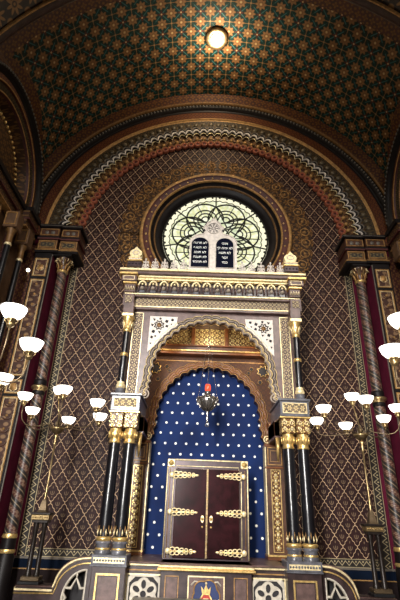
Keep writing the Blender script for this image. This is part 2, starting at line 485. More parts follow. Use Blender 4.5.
# the round window -------------------------------------------------
wn = MB()
def ringp(prof, m): wn.arc_sweep(prof, OC, m, 96, 0, 2*pi)
ringp([(2.24, YW), (2.24, .02), (2.22, -.02), (2.18, -.03), (2.14, -.01)], 'dull_gold')
ringp([(2.14, -.01), (2.12, .02), (1.98, .04)], 'dark_red')
ringp([(1.98, .04), (1.97, .0), (1.94, .0), (1.92, .05)], 'dull_gold')
ringp([(1.92, .05), (1.88, .14), (1.84, .16)], 'black_moulding')
ringp([(1.84, .16), (1.83, .12), (1.80, .12), (1.79, .18)], 'dark_gold')
ringp([(1.79, .18), (1.72, .22), (1.60, .27), (1.575, .40)], 'black_moulding')
for i in range(48):
    a = 2*pi*(i+.5)/48; wn.ball((OC[0]+2.05*cos(a), .03, OC[1]+2.05*sin(a)), .03, 'gold', 6)
win = wn.build('window_1', kind='structure')
MB().plate(circ(*OC, 1.70, 64), .34, .37, 'stained_glass').build('glass_pane', win)
t = MB(); YG = .318
def lead(pts, r=.02, closed=False): t.tube([(p[0]+OC[0], YG, p[1]+OC[1]) for p in pts], r, 'lead', 5, closed)
lead(circ(0, 0, 1.56, 64), .025, True); lead(circ(0, 0, .42, 40), .02, True)
for k in range(7):
    a = pi/2 + pi/7 + 2*pi/7*k; b = a - pi/7
    ux, uz = cos(a), sin(a); px, pz = -uz, ux
    for rr, cr, w_ in ((.565, .76, 1.30), (.36, .72, 1.12), (.24, .72, 1.12), (.12, .72, 1.12)):
        lead([(ux*(cr + rr*cos(q)) + px*rr*sin(q), uz*(cr + rr*cos(q)) + pz*rr*sin(q)) for q in (-pi/2*w_ + pi*w_*i/18 for i in range(19))], .026 if rr > .5 else .021)
    for sgn in (1, -1):
        for rr, ri in ((.36, .40), (.24, .34)):
            q = -sgn*pi/2*1.12; x0, z0 = ux*(.72 + rr*cos(q)) + px*rr*sin(q), uz*(.72 + rr*cos(q)) + pz*rr*sin(q)
            lead([(x0, z0), (cos(a - sgn*pi/7*1.6)*ri, sin(a - sgn*pi/7*1.6)*ri)], .021)
        lead([(cos(b)*1.18, sin(b)*1.18), (cos(b + sgn*2*pi/7*.8)*.52, sin(b + sgn*2*pi/7*.8)*.52)], .021)
    lead([(cos(b)*1.15, sin(b)*1.15), (cos(b)*1.55, sin(b)*1.55)], .022); lead([(ux*.96, uz*.96), (ux*1.34, uz*1.34)], .013)
for k in range(42):
    a = 2*pi*k/42; q = a + pi/42
    lead([(1.40*cos(a) + .0, 1.40*sin(a)), (1.36*cos(q), 1.36*sin(q)), (1.40*cos(a + 2*pi/42), 1.40*sin(a + 2*pi/42))], .015)
    t.ball((OC[0] + 1.52*cos(a), YG, OC[1] + 1.52*sin(a)), .036, 'lead', 6)
for zz in (-.55, 0, .55):
    xx = sqrt(1.33**2 - zz*zz); lead([(-xx, zz), (xx, zz)], .013)
t.build('tracery', win)
# golden aureole round the window
w = MB(); w.plate(lobed(*OC, 2.80, .10, 44), YW-.07, YW+.1, 'aureole_gold', holes=[circ(*OC, 2.2, 96)],
        uvf=lambda p: (atan2(p[1]-OC[1], p[0]-OC[0]) * 2.5, hypot(p[0]-OC[0], p[1]-OC[1])))
for i in range(44):
    a = 2*pi*(i+.5)/44; w.tube([(OC[0]+(2.66+.13*cos(q))*cos(a) - .13*sin(q)*sin(a), YW-.08, OC[1]+(2.66+.13*cos(q))*sin(a) + .13*sin(q)*cos(a)) for q in (2*pi*j/10 for j in range(10))], .014, 'dull_gold', 4, True)
    w.ball((OC[0]+2.66*cos(a), YW-.07, OC[1]+2.66*sin(a)), .045, 'dull_gold', 6)
    w.tube([(OC[0]+(2.40+.10*cos(q))*cos(a+.07) - .10*sin(q)*sin(a+.07), YW-.08, OC[1]+(2.40+.10*cos(q))*sin(a+.07) + .10*sin(q)*cos(a+.07)) for q in (2*pi*j/8 for j in range(8))], .012, 'dark_gold', 4, True)
w.build('trim_1', kind='structure')

# the great arch: nested mouldings ---------------------------------
ac = (0, Z0)
a = MB()
a.arc_sweep([(5.90, -.22), (5.58, -.12)], ac, 'arch_border', 120)
a.arc_sweep([(5.58, -.12), (5.57, -.16), (5.54, -.16), (5.54, -.06)], ac, 'dark_gold', 120)
a.arc_sweep([(5.54, -.06), (5.52, -.02), (5.51, .0)], ac, 'black_moulding', 120)
a.arc_sweep([(5.51, .0), (5.49, -.07), (5.44, -.10), (5.39, -.07), (5.36, .02)], ac, 'black_moulding', 120)
a.arc_sweep([(5.36, .02), (5.31, .05), (5.27, .02)], ac, 'black_moulding', 120)
a.arc_sweep([(5.27, .02), (4.97, .03)], ac, 'arch_red_band', 120)
a.arc_sweep([(4.97, .03), (4.945, .02), (4.94, -.03), (4.915, -.035), (4.91, .02), (4.87, .03)], ac, 'dull_gold', 120)
a.arc_sweep([(4.87, .03), (4.56, .08)], ac, 'arch_olive_band', 120)
a.arc_sweep([(4.56, .08), (4.55, .03), (4.52, .03), (4.51, .08)], ac, 'dark_gold', 120)
a.arc_sweep([(4.51, .08), (4.44, .10)], ac, 'dark_red', 120)
a.arc_sweep([(4.44, .10), (4.10, .14)], ac, 'arch_gold_scallop', 120)
a.arc_sweep([(4.10, .14), (4.08, .18), (3.86, .20)], ac, 'dark_red', 120)
NB = 150
for i in range(NB):
    q = pi*(i+.5)/NB; a.ball((5.44*cos(q), -.10, Z0+5.44*sin(q)), .040, 'bead_grey', 6)
for i in range(58):
    q = pi*(i+.5)/58; x, z = 4.71*cos(q), Z0+4.71*sin(q)
    a.lathe((x, .05, z), [(0, -.04), (.045, -.035), (.08, -.01), (.085, .03)], 'boss_olive', 8, axis='y')
NS = 56
def scal(R, A, Y, r, m, ph=0.0):
    pts = [((R + A*1.15*abs(sin(NS*q + ph))**.6)*cos(q), Y, Z0 + (R + A*1.15*abs(sin(NS*q + ph))**.6)*sin(q)) for q in (pi*j/(NS*6) for j in range(NS*6+1))]
    a.tube(pts, r, m, 5)
scal(4.39, .12, -.02, .022, 'grey_edge'); scal(4.34, .12, .0, .035, 'black_moulding'); scal(4.285, .12, .0, .030, 'white_stone'); scal(4.24, .12, .04, .03, 'black_moulding'); scal(4.20, .11, .05, .014, 'pale_gold')
for i in range(NS):
    q = pi*(i+.5)/NS
    x, z = 4.10*cos(q), Z0+4.10*sin(q); a.ball((x, .12, z), .07, 'dull_gold', 8)
    x, z = 3.92*cos(q), Z0+3.92*sin(q); a.lathe((x, .14, z), [(.045, -.0), (.05, -.03), (.085, -.045), (.115, -.02), (.118, .05)], 'scale_red', 10, axis='y'); a.lathe((x, .14, z), [(0, -.01), (.05, 0)], 'dark_red', 8, axis='y')
    a.tube([((3.92+.118*cos(e))*cos(q) - .118*sin(e)*sin(q), .11, Z0+(3.92+.118*cos(e))*sin(q) + .118*sin(e)*cos(q)) for e in (-pi/2 + pi*j/8 for j in range(9))], .012, 'dull_gold', 4)
a.build('trim_2', kind='structure')

# vault -------------------------------------------------------------
RV = 5.9; YC = -2.3; ZL = 9.6; RL = 2.22; XS = 5.2
v = MB(); NY = 44; NA = 100
y0v, y1v = -.20, -3.98
ys = [y0v + (y1v-y0v)*j/NY for j in range(NY+1)]
vs, fs, uv = [], [], []
for y in ys:
    h = RL**2 - (y-YC)**2; zl = ZL + sqrt(h) if h > 0 else ZL; zl = max(zl, Z0)
    ph = math.asin(min(.999, (zl-Z0)/RV))
    for i in range(NA+1):
        q = ph + (pi - 2*ph)*i/NA; x = RV*cos(q); z = Z0 + RV*sin(q)
        vs.append((max(-XS-.12, min(XS+.12, x)), y, z)); uv.append((RV*(q-pi/2), y))
for j in range(NY):
    for i in range(NA): k = j*(NA+1)+i; fs.append((k, k+NA+1, k+NA+2, k+1))
v.add(vs, fs, 'vault_tiles', uv, True)
# border bands: faces close to an edge take the border pattern
bi = v.mi('arch_border'); gi = v.mi('dark_gold')
for k, f in enumerate(v.f):
    c = [sum(v.v[i][d] for i in f)/4 for d in range(3)]
    dl = hypot(c[1]-YC, c[2]-ZL) - RL
    if c[1] < -3.58 or (abs(c[0]) > 3.2 and dl < .36): v.m[k] = bi
v.build('ceiling', kind='structure')
# near arch rib and soffit towards the dome
n_ = MB(); nc = (0, Z0)
n_.arc_sweep([(5.88, -3.90), (5.82, -3.93), (5.80, -3.97), (5.84, -4.0)], nc, 'bead_grey', 100)
n_.arc_sweep([(5.86, -3.98), (5.72, -4.0), (5.66, -4.08), (5.68, -4.22)], nc, 'dark_mauve_marble', 100)
n_.arc_sweep([(5.68, -4.22), (5.64, -4.23), (5.64, -4.27), (5.70, -4.28)], nc, 'dull_gold', 100)
n_.arc_sweep([(5.70, -4.28), (5.72, -5.9)], nc, 'strapwork_vault', 100)
n_.build('trim_3', kind='structure')

# side walls with lunettes ------------------------------------------
for sx, nm in ((-1, 'left'), (1, 'right')):
    w = MB()
    w.sbox(sx, XS, XS+.3, -4.3, YW+.3, 0, Z0, 'brown_plaster')
    w.sbox(sx, XS+.02, XS+.3, -9, -4.3, 0, 16, 'dark_mauve_marble')
    # wall above the springing, behind the lunette
    w.sbox(sx, XS+.42, XS+.6, -4.6, YW+.3, Z0-.1, 13, 'tympanum')
    c = (YC, ZL)
    def sw(prof, m): w.arc_sweep([(R, sx*X) for R, X in prof], c, m, 64, 0, pi, legs=Z0, plane='x')
    sw([(2.60, XS+.10), (2.24, XS-.02)], 'arch_border')
    sw([(2.24, XS-.02), (2.20, XS-.08), (2.12, XS-.08), (2.08, XS)], 'black_moulding')
    sw([(2.08, XS), (2.02, XS+.06)], 'black_moulding')
    sw([(2.02, XS+.06), (1.90, XS+.08)], 'arch_red_band')
    sw([(1.90, XS+.08), (1.875, XS+.03)], 'dark_red'); sw([(1.875, XS+.03), (1.855, XS+.02), (1.84, XS+.04)], 'dull_gold'); sw([(1.84, XS+.04), (1.83, XS+.09)], 'dark_red')
    sw([(1.83, XS+.09), (1.66, XS+.16)], 'arch_olive_band')
    sw([(1.66, XS+.16), (1.64, XS+.10)], 'dark_red'); sw([(1.64, XS+.10), (1.62, XS+.09), (1.605, XS+.11)], 'dull_gold'); sw([(1.605, XS+.11), (1.58, XS+.18)], 'dark_red')
    sw([(1.58, XS+.18), (1.50, XS+.42)], 'tympanum')
    for i in range(56):
        q = pi*(i+.5)/56; w.ball((sx*(XS-.08), YC+2.16*cos(q), ZL+2.16*sin(q)), .035, 'bead_grey', 6)
    for i in range(30):
        q = pi*(i+.5)/30; w.ball((sx*(XS+.40), YC+1.38*cos(q), ZL+1.38*sin(q)), .05, 'gold', 6)
    w.build('wall_' + nm, kind='structure')
    # side cornice at the springing
    w = MB()
    for (X, za, zb, m) in ((4.93, 8.84, 8.97, 'black_moulding'), (4.99, 8.62, 8.84, 'cornice_side'), (4.96, 8.58, 8.62, 'dark_red'), (5.02, 8.40, 8.58, 'cornice_side'), (5.00, 8.36, 8.40, 'dull_gold')):
        w.sbox(sx, X, XS+.1, -4.5, -.35, za, zb, m)
        w.sbox(sx, X-.17, XS, -1.28, -.62, za, zb, m)          # ressaut over the corner pier
    w.build('trim_4' if sx < 0 else 'trim_5', kind='structure')

# ================================================================== PIERS AND SPIRAL COLUMNS
SIDE = {-1: 'left of the ark', 1: 'right of the ark'}
SD = {-1: 'left', 1: 'right'}
def frame(m, x0, x1, z0, z1, y, wd, th, mat):
    xa, xb = min(x0, x1), max(x0, x1)
    m.box(xa, xb, y-th, y+.01, z1-wd, z1, mat); m.box(xa, xb, y-th, y+.01, z0, z0+wd, mat)
    m.box(xa, xa+wd, y-th, y+.01, z0+wd, z1-wd, mat); m.box(xb-wd, xb, y-th, y+.01, z0+wd, z1-wd, mat)
CX, CY = 4.05, -.22
for sx in (-1, 1):
    p = thing('pilaster', 'tall panelled pier with dark gilt framed panels beside the spiral column ' + SIDE[sx], 'pilaster', (sx*4.55, -.3, 0))
    b = MB(); b.sbox(sx, 4.32, 4.78, -.50, YW, 0, 8.04, 'black_moulding', .01)
    b.sbox(sx, 4.305, 4.325, -.46, YW, .9, 8.0, 'crimson'); b.sbox(sx, 4.30, 4.322, -.50, -.475, .9, 8.0, 'grey_edge'); b.build('shaft', p)
    for (za, zb) in ((.95, 4.13), (4.20, 4.53), (4.62, 7.22), (7.31, 7.86)):
        q = MB(); q.sbox(sx, 4.40, 4.70, -.512, -.45, za, zb, 'pilaster_panel')
        # scale-like leaf bosses
        if zb - za > 1:
            k = int((zb-za)/.27)
            for i in range(k):
                zc = za + (i+.5)*(zb-za)/k
                q.lathe((sx*4.55, -.51, zc), [(0, -.02), (.03, -.018), (.03, 0)], 'dull_gold', 8, axis='y')
                q.tube([(sx*4.55 + .11*cos(e), -.515, zc + .02 + .10*sin(e)) for e in (pi + pi*j/8 for j in range(9))], .016, 'dark_wood', 4)
        else:
            q.lathe((sx*4.55, -.51, (za+zb)/2), [(0, -.03), (.05, -.025), (.10, 0)], 'dull_gold', 6, axis='y')
            for e in (-1, 1): q.tube([(sx*4.55 + e*.02, -.515, (za+zb)/2-.11), (sx*4.55 + e*.09, -.515, (za+zb)/2-.06), (sx*4.55+e*.07, -.515, (za+zb)/2+.05)], .012, 'pale_gold', 4)
        frame(q, sx*4.37, sx*4.73, za, zb, -.505, .028, .02, 'dull_gold'); frame(q, sx*4.395, sx*4.705, za+.025, zb-.025, -.505, .014, .012, 'pale_gold')
        q.build('panel', p)
    b = MB(); b.sbox(sx, 4.26, 4.80, -.58, YW, 0, .95, 'black_moulding', .02); b.sbox(sx, 4.24, 4.82, -.60, YW, .9, .95, 'dull_gold'); b.build('base', p)
    # entablature over column and pilaster
    e = thing('impost_block', 'dark stepped entablature with gilt framed panels under the great arch ' + SIDE[sx], 'entablature', (sx*4.2, -.3, 8.04))
    for (xa, xb, yf) in ((3.68, 4.20, -.46), (4.22, 4.78, -.50)):
        b = MB()
        b.sbox(sx, xa-.04, xb+.02, yf-.04, YW, 8.04, 8.12, 'black_moulding', .01); b.sbox(sx, xa-.045, xb+.02, yf-.045, YW, 8.115, 8.14, 'dull_gold')
        b.sbox(sx, xa+.02, xb-.02, yf, YW, 8.13, 8.46, 'dark_wood')
        frame(b, sx*(xa+.03), sx*(xb-.03), 8.17, 8.43, yf, .022, .02, 'dull_gold'); b.sbox(sx, xa+.09, xb-.09, yf-.012, yf, 8.23, 8.38, 'impost_panel')
        frame(b, sx*(xa+.08), sx*(xb-.08), 8.22, 8.39, yf, .012, .02, 'dull_gold')
        b.sbox(sx, xa-.03, xb+.02, yf-.05, YW, 8.46, 8.51, 'dark_red'); b.sbox(sx, xa-.02, xb+.02, yf-.045, YW, 8.51, 8.56, 'black_moulding')
        b.sbox(sx, xa+.01, xb-.01, yf-.01, YW, 8.56, 8.84, 'dark_wood')
        frame(b, sx*(xa+.03), sx*(xb-.03), 8.60, 8.81, yf-.01, .02, .02, 'dull_gold')
        for k in (0, 1): b.lathe((sx*(xa + (xb-xa)*(.35+.3*k)), yf-.01, 8.705), [(0, -.02), (.04, -.018), (.06, 0)], 'grey_edge', 8, axis='y')
        b.sbox(sx, xa-.06, xb+.03, yf-.08, YW, 8.84, 8.95, 'black_moulding', .015); b.sbox(sx, xa-.065, xb+.03, yf-.085, YW, 8.885, 8.90, 'grey_edge')
        b.build('block', e)
    # spiral column
    c = thing('spiral_column', 'engaged dark spiral-patterned column with gilt ring on crimson ground ' + SIDE[sx], 'column', (sx*CX, CY, 0))
    def L(name, prof, m, n=20):
        MB().lathe((sx*CX, CY, 0), prof, m, n).build(name, c)
    L('lower_shaft', [(.130, 1.35), (.128, 4.28)], 'spiral_shaft'); L('upper_shaft', [(.126, 4.60), (.120, 7.62)], 'spiral_shaft')
    b = MB(); b.lathe((sx*CX, CY, 0), [(.13, 4.24), (.15, 4.28), (.15, 4.32), (.14, 4.34)], 'black_moulding', 20)
    b.lathe((sx*CX, CY, 0), [(.14, 4.34), (.145, 4.38), (.18, 4.40), (.195, 4.43), (.18, 4.46), (.15, 4.47)], 'brass', 20)
    b.lathe((sx*CX, CY, 0), [(.15, 4.47), (.145, 4.52), (.15, 4.56), (.15, 4.60), (.12, 4.62)], 'black_moulding', 20); b.build('ring', c)
    b = MB(); b.lathe((sx*CX, CY, 0), [(.17, 0), (.17, .95), (.155, 0.980), (.155, 1.010)], 'black_moulding', 20)
    b.lathe((sx*CX, CY, 0), [(.155, 1.010), (.17, 1.040), (.155, 1.080)], 'gold', 20); b.lathe((sx*CX, CY, 0), [(.15, 1.080), (.145, 1.280)], 'black_moulding', 20)
    b.lathe((sx*CX, CY, 0), [(.145, 1.280), (.155, 1.310), (.14, 1.360)], 'gold', 20); b.build('base', c)
    b = MB(); b.lathe((sx*CX, CY, 0), [(.12, 7.56), (.15, 7.59), (.15, 7.62), (.12, 7.64)], 'gold', 20)
    b.lathe((sx*CX, CY, 0), [(.12, 7.62), (.125, 7.78), (.17, 7.88), (.21, 7.98)], 'dark_wood', 20)
    b.box(sx*CX-.25, sx*CX+.25, CY-.25, CY+.25, 7.98, 8.05, 'black_moulding', .01)
    for k in range(8):
        q = 2*pi*k/8
        b.tube([(sx*CX + r*cos(q), CY + r*sin(q), z) for r, z in ((.125, 7.64), (.14, 7.74), (.175, 7.80), (.20, 7.76))], [.018, .026, .022, .010], 'dull_gold', 5)
        q += pi/8; b.tube([(sx*CX + r*cos(q), CY + r*sin(q), z) for r, z in ((.13, 7.76), (.16, 7.86), (.22, 7.93), (.25, 7.87))], [.016, .026, .024, .012], 'brass', 5)
        q += pi/8; b.tube([(sx*CX + (.19+.035*cos(e))*cos(q), CY + (.19+.035*cos(e))*sin(q), 7.93+.035*sin(e)) for e in (2*pi*j/8 for j in range(8))], .012, 'pale_gold', 4, True)
    b.build('capital', c)
    # foliate strip in the corner and pair of dark half columns on the side wall
    MB().sbox(sx, 4.80, 5.22, -.36, YW, 0, 8.36, 'foliate_strip').build('trim_6' if sx < 0 else 'trim_7', kind='structure')
    for (yy, wh) in ((-.98, 'nearest the corner'), (-1.72, 'second from the corner')):
        h = thing('wall_column', 'slender black column with gilt collar on the %s side wall, %s' % (SD[sx], wh), 'column', (sx*4.93, yy, 0))
        MB().lathe((sx*4.93, yy, 0), [(.085, 1.1), (.072, 7.45)], 'black_marble', 14).build('shaft', h)
        MB().lathe((sx*4.93, yy, 0), [(.075, 7.45), (.092, 7.48), (.075, 7.52)], 'pale_gold', 14).build('collar', h)
        b = MB(); b.lathe((sx*4.93, yy, 0), [(.075, 7.52), (.08, 7.78), (.13, 7.90)], 'dark_gold', 14); b.box(sx*4.93-.17, sx*4.93+.17, yy-.17, yy+.17, 7.9, 8.36, 'brown_plaster', .02)
        frame(b, sx*4.93-.14, sx*4.93+.14, 7.95, 8.31, yy-.17, .025, .02, 'dull_gold'); b.build('capital', h)
        b = MB(); b.box(sx*4.93-.18, sx*4.93+.18, yy-.18, yy+.18, 0, 1.0, 'black_moulding', .02); b.lathe((sx*4.93, yy, 0), [(.17, 1.0), (.17, 1.05), (.13, 1.1)], 'gold', 14); b.build('base', h)
    b = MB()
    for yy in (-1.35, -2.1, -2.7): b.sbox(sx, 5.12, 5.2, yy-.02, yy+.02, 1, 8.36, 'dull_gold'); b.sbox(sx, 5.14, 5.2, yy-.10, yy-.05, 1, 8.36, 'dark_red')
    b.build('trim_8' if sx < 0 else 'trim_9', kind='structure')

# ================================================================== THE ARK
ark = thing('torah_ark', 'monumental gilded marble ark with scalloped arch, paired black columns and starry blue niche', 'ark', (0, -.6, 0))
# niche back
MB().plate([(-1.5, .9), (1.5, .9), (1.5, 5.3), (-1.5, 5.3)], .05, .12, 'starry_blue').build('niche_back', ark, label='deep blue niche wall dotted with white stars')
# inner wooden multifoil arch
hw, zc = 1.18, 3.86
inner = foil(hw, zc, 3.28, 17, .055, 3, leg_out=.10)
b = MB()
o_ = [(1.72, 3.28), (1.72, 5.34), (-1.72, 5.34), (-1.72, 3.28)] + list(reversed(inner))
b.plate(o_, -.18, .04, 'spandrel_wood', edge='dark_wood')
b.build('inner_arch_panel', ark, label='carved brown wood arch panel inside the ark')
b = MB()
for d, r, m, dy in ((.010, .010, 'dull_gold', -.20), (.05, .028, 'wood', -.20), (.085, .008, 'dull_gold', -.22), (.12, .026, 'wood', -.19), (.16, .008, 'dull_gold', -.20)):
    g_ = grow(inner, d); b.tube([(x, dy, z) for x, z in g_], r, m, 5)
for sx in (-1, 1):     # scroll ends
    b.tube([(sx*(1.36 + (.10-.09*k/22)*cos(k*.5)), -.22, 3.40 + (.10-.09*k/22)*sin(k*.5)) for k in range(22)], .016, 'pale_gold', 5)
b.build('inner_arch_moulding', ark)
for sx in (-1, 1):     # spandrel star rosettes
    b = MB()
    cx, cz = sx*1.32, 5.02
    b.lathe((cx, -.19, cz), [(0, -.01), (.10, -.008), (.13, 0)], 'shadow_hole', 10, axis='y')
    b.tube([(cx + (.15 if k % 2 else .10)*cos(pi*k/8), -.205, cz + (.15 if k % 2 else .10)*sin(pi*k/8)) for k in range(16)], .014, 'gold', 4, True)
    for ux, uz, r in ((-.28, .05, .04), (-.08, -.27, .04), (-.35, -.05, .03), (.08, .2, .035), (.1, -.2, .03)):
        b.lathe((cx + sx*ux, -.19, cz + uz), [(0, -.006), (r, -.004), (r+.01, 0)], 'shadow_hole', 6, axis='y')
        b.tube([(cx + sx*ux + (r+.015)*cos(pi*k/3), -.195, cz + uz + (r+.015)*sin(pi*k/3)) for k in range(6)], .008, 'dull_gold', 4, True)
    b.build('spandrel_rosette', ark)
    MB().sbox(sx, 1.585, 1.60, -.20, -.17, 3.3, 5.24, 'dull_gold').build('gilt_fillet', ark)
MB().box(-1.58, 1.58, -.20, -.17, 5.22, 5.24, 'dull_gold').build('gilt_fillet', ark)
# ledge and gilded panel row above the inner arch
b = MB()
b.box(-1.75, 1.75, -.42, .2, 5.34, 5.40, 'wood', .01); b.box(-1.75, 1.75, -.46, .2, 5.40, 5.44, 'gold', .01); b.box(-1.75, 1.75, -.40, .2, 5.44, 5.54, 'dark_wood', .01); b.box(-1.75, 1.75, -.44, .2, 5.54, 5.58, 'wood', .01)
b.box(-1.75, 1.75, -.24, .2, 5.58, 6.5, 'dark_wood')
b.build('inner_ledge', ark, label='brown wooden ledge with gilt lines')
for (xa, xb) in ((-1.10, -.48), (-.36, .36), (.48, 1.10)):
    b = MB(); b.box(xa, xb, -.27, -.22, 5.62, 6.16, 'gold_panel'); frame(b, xa-.03, xb+.03, 5.60, 6.18, -.25, .025, .05, 'gold'); b.build('gilded_panel', ark)
for x in (-.42, .42, -1.18, 1.18): MB().box(x-.045, x+.045, -.36, -.2, 5.58, 6.2, 'wood', .01).build('panel_divider', ark)
# inner pilasters
for sx in (-1, 1):
    b = MB()
    b.sbox(sx, 1.30, 1.76, -.30, .05, 1.05, 3.28, 'dark_wood', .01)
    b.sbox(sx, 1.285, 1.305, -.31, .0, 1.10, 3.28, 'pale_gold')
    frame(b, sx*1.34, sx*1.66, 2.86, 3.24, -.30, .02, .02, 'dull_gold'); frame(b, sx*1.40, sx*1.60, 2.93, 3.17, -.30, .012, .02, 'dull_gold')
    b.sbox(sx, 1.28, 1.78, -.33, 0, 3.24, 3.30, 'wood', .01); b.sbox(sx, 1.28, 1.78, -.32, 0, 2.79, 2.83, 'wood', .01)
    b.sbox(sx, 1.27, 1.78, -.36, .05, 1.05, 1.12, 'wood', .01); b.sbox(sx, 1.27, 1.78, -.37, .05, 1.12, 1.15, 'gold')
    b.sbox(sx, 1.38, 1.76, -.34, -.15, 3.32, 3.78, 'wood', .01); b.sbox(sx, 1.44, 1.70, -.352, -.15, 3.40, 3.70, 'gold_panel')
    frame(b, sx*1.41, sx*1.73, 3.37, 3.73, -.34, .02, .025, 'gold')
    b.build('inner_pilaster', ark)
    b = MB(); b.sbox(sx, 1.43, 1.58, -.315, -.28, 1.22, 2.74, 'gold_relief')
    for i in range(13):
        z = 1.28 + i*.115
        b.lathe((sx*1.505, -.315, z), [(0, -.02), (.022, -.016), (.034, 0)], 'pale_gold', 8, axis='y')
    frame(b, sx*1.40, sx*1.61, 1.19, 2.77, -.31, .012, .02, 'gold'); b.build('gilded_strip', ark)
# outer wall of the ark: frame with multifoil opening
YF = -1.25
outer = foil(1.28, 4.54, 3.97, 20, .05, 4, leg_out=.14)
b = MB()
o_ = [(1.90, 3.97), (1.90, 6.14), (-1.90, 6.14), (-1.90, 3.97)] + list(reversed(outer))
b.plate(o_, YF, YF+.16, 'mauve_marble', edge='wood')
for sx in (-1, 1): b.sbox(sx, 1.50, 1.90, YF+.16, YW, 3.97, 6.6, 'dark_mauve_marble')
b.box(-1.9, 1.9, YF+.16, -.45, 6.05, 6.6, 'dark_mauve_marble')
b.build('arch_frame', ark)
b = MB()
for d, r, m, dy in ((.0, .013, 'moulding_stone', -.02), (.030, .015, 'dull_pale_gold', -.03), (.058, .016, 'dark_mauve_marble', -.02), (.085, .011, 'moulding_stone', -.03), (.11, .014, 'dark_mauve_marble', -.01), (.135, .009, 'dull_pale_gold', -.02)):
    g_ = grow(outer, d); b.tube([(x, YF+dy, z) for x, z in g_], r, m, 5)
for d, r, m, dy in ((0, .012, 'dark_wood', .10), (.0, .012, 'gold', .15), (.0, .014, 'moulding_stone', .05)):
    g_ = grow(outer, d); b.tube([(x, YF+dy, z) for x, z in g_], r, m, 5)
for sx in (-1, 1):     # scrolls where the arch meets the console
    b.tube([(sx*(1.40 + (.12-.105*k/24)*cos(k*.5)), YF-.02, 4.10 + (.12-.105*k/24)*sin(k*.5)) for k in range(24)], .02, 'moulding_stone', 5)
b.build('arch_moulding', ark, label='wavy scalloped arch moulding in white and gold')
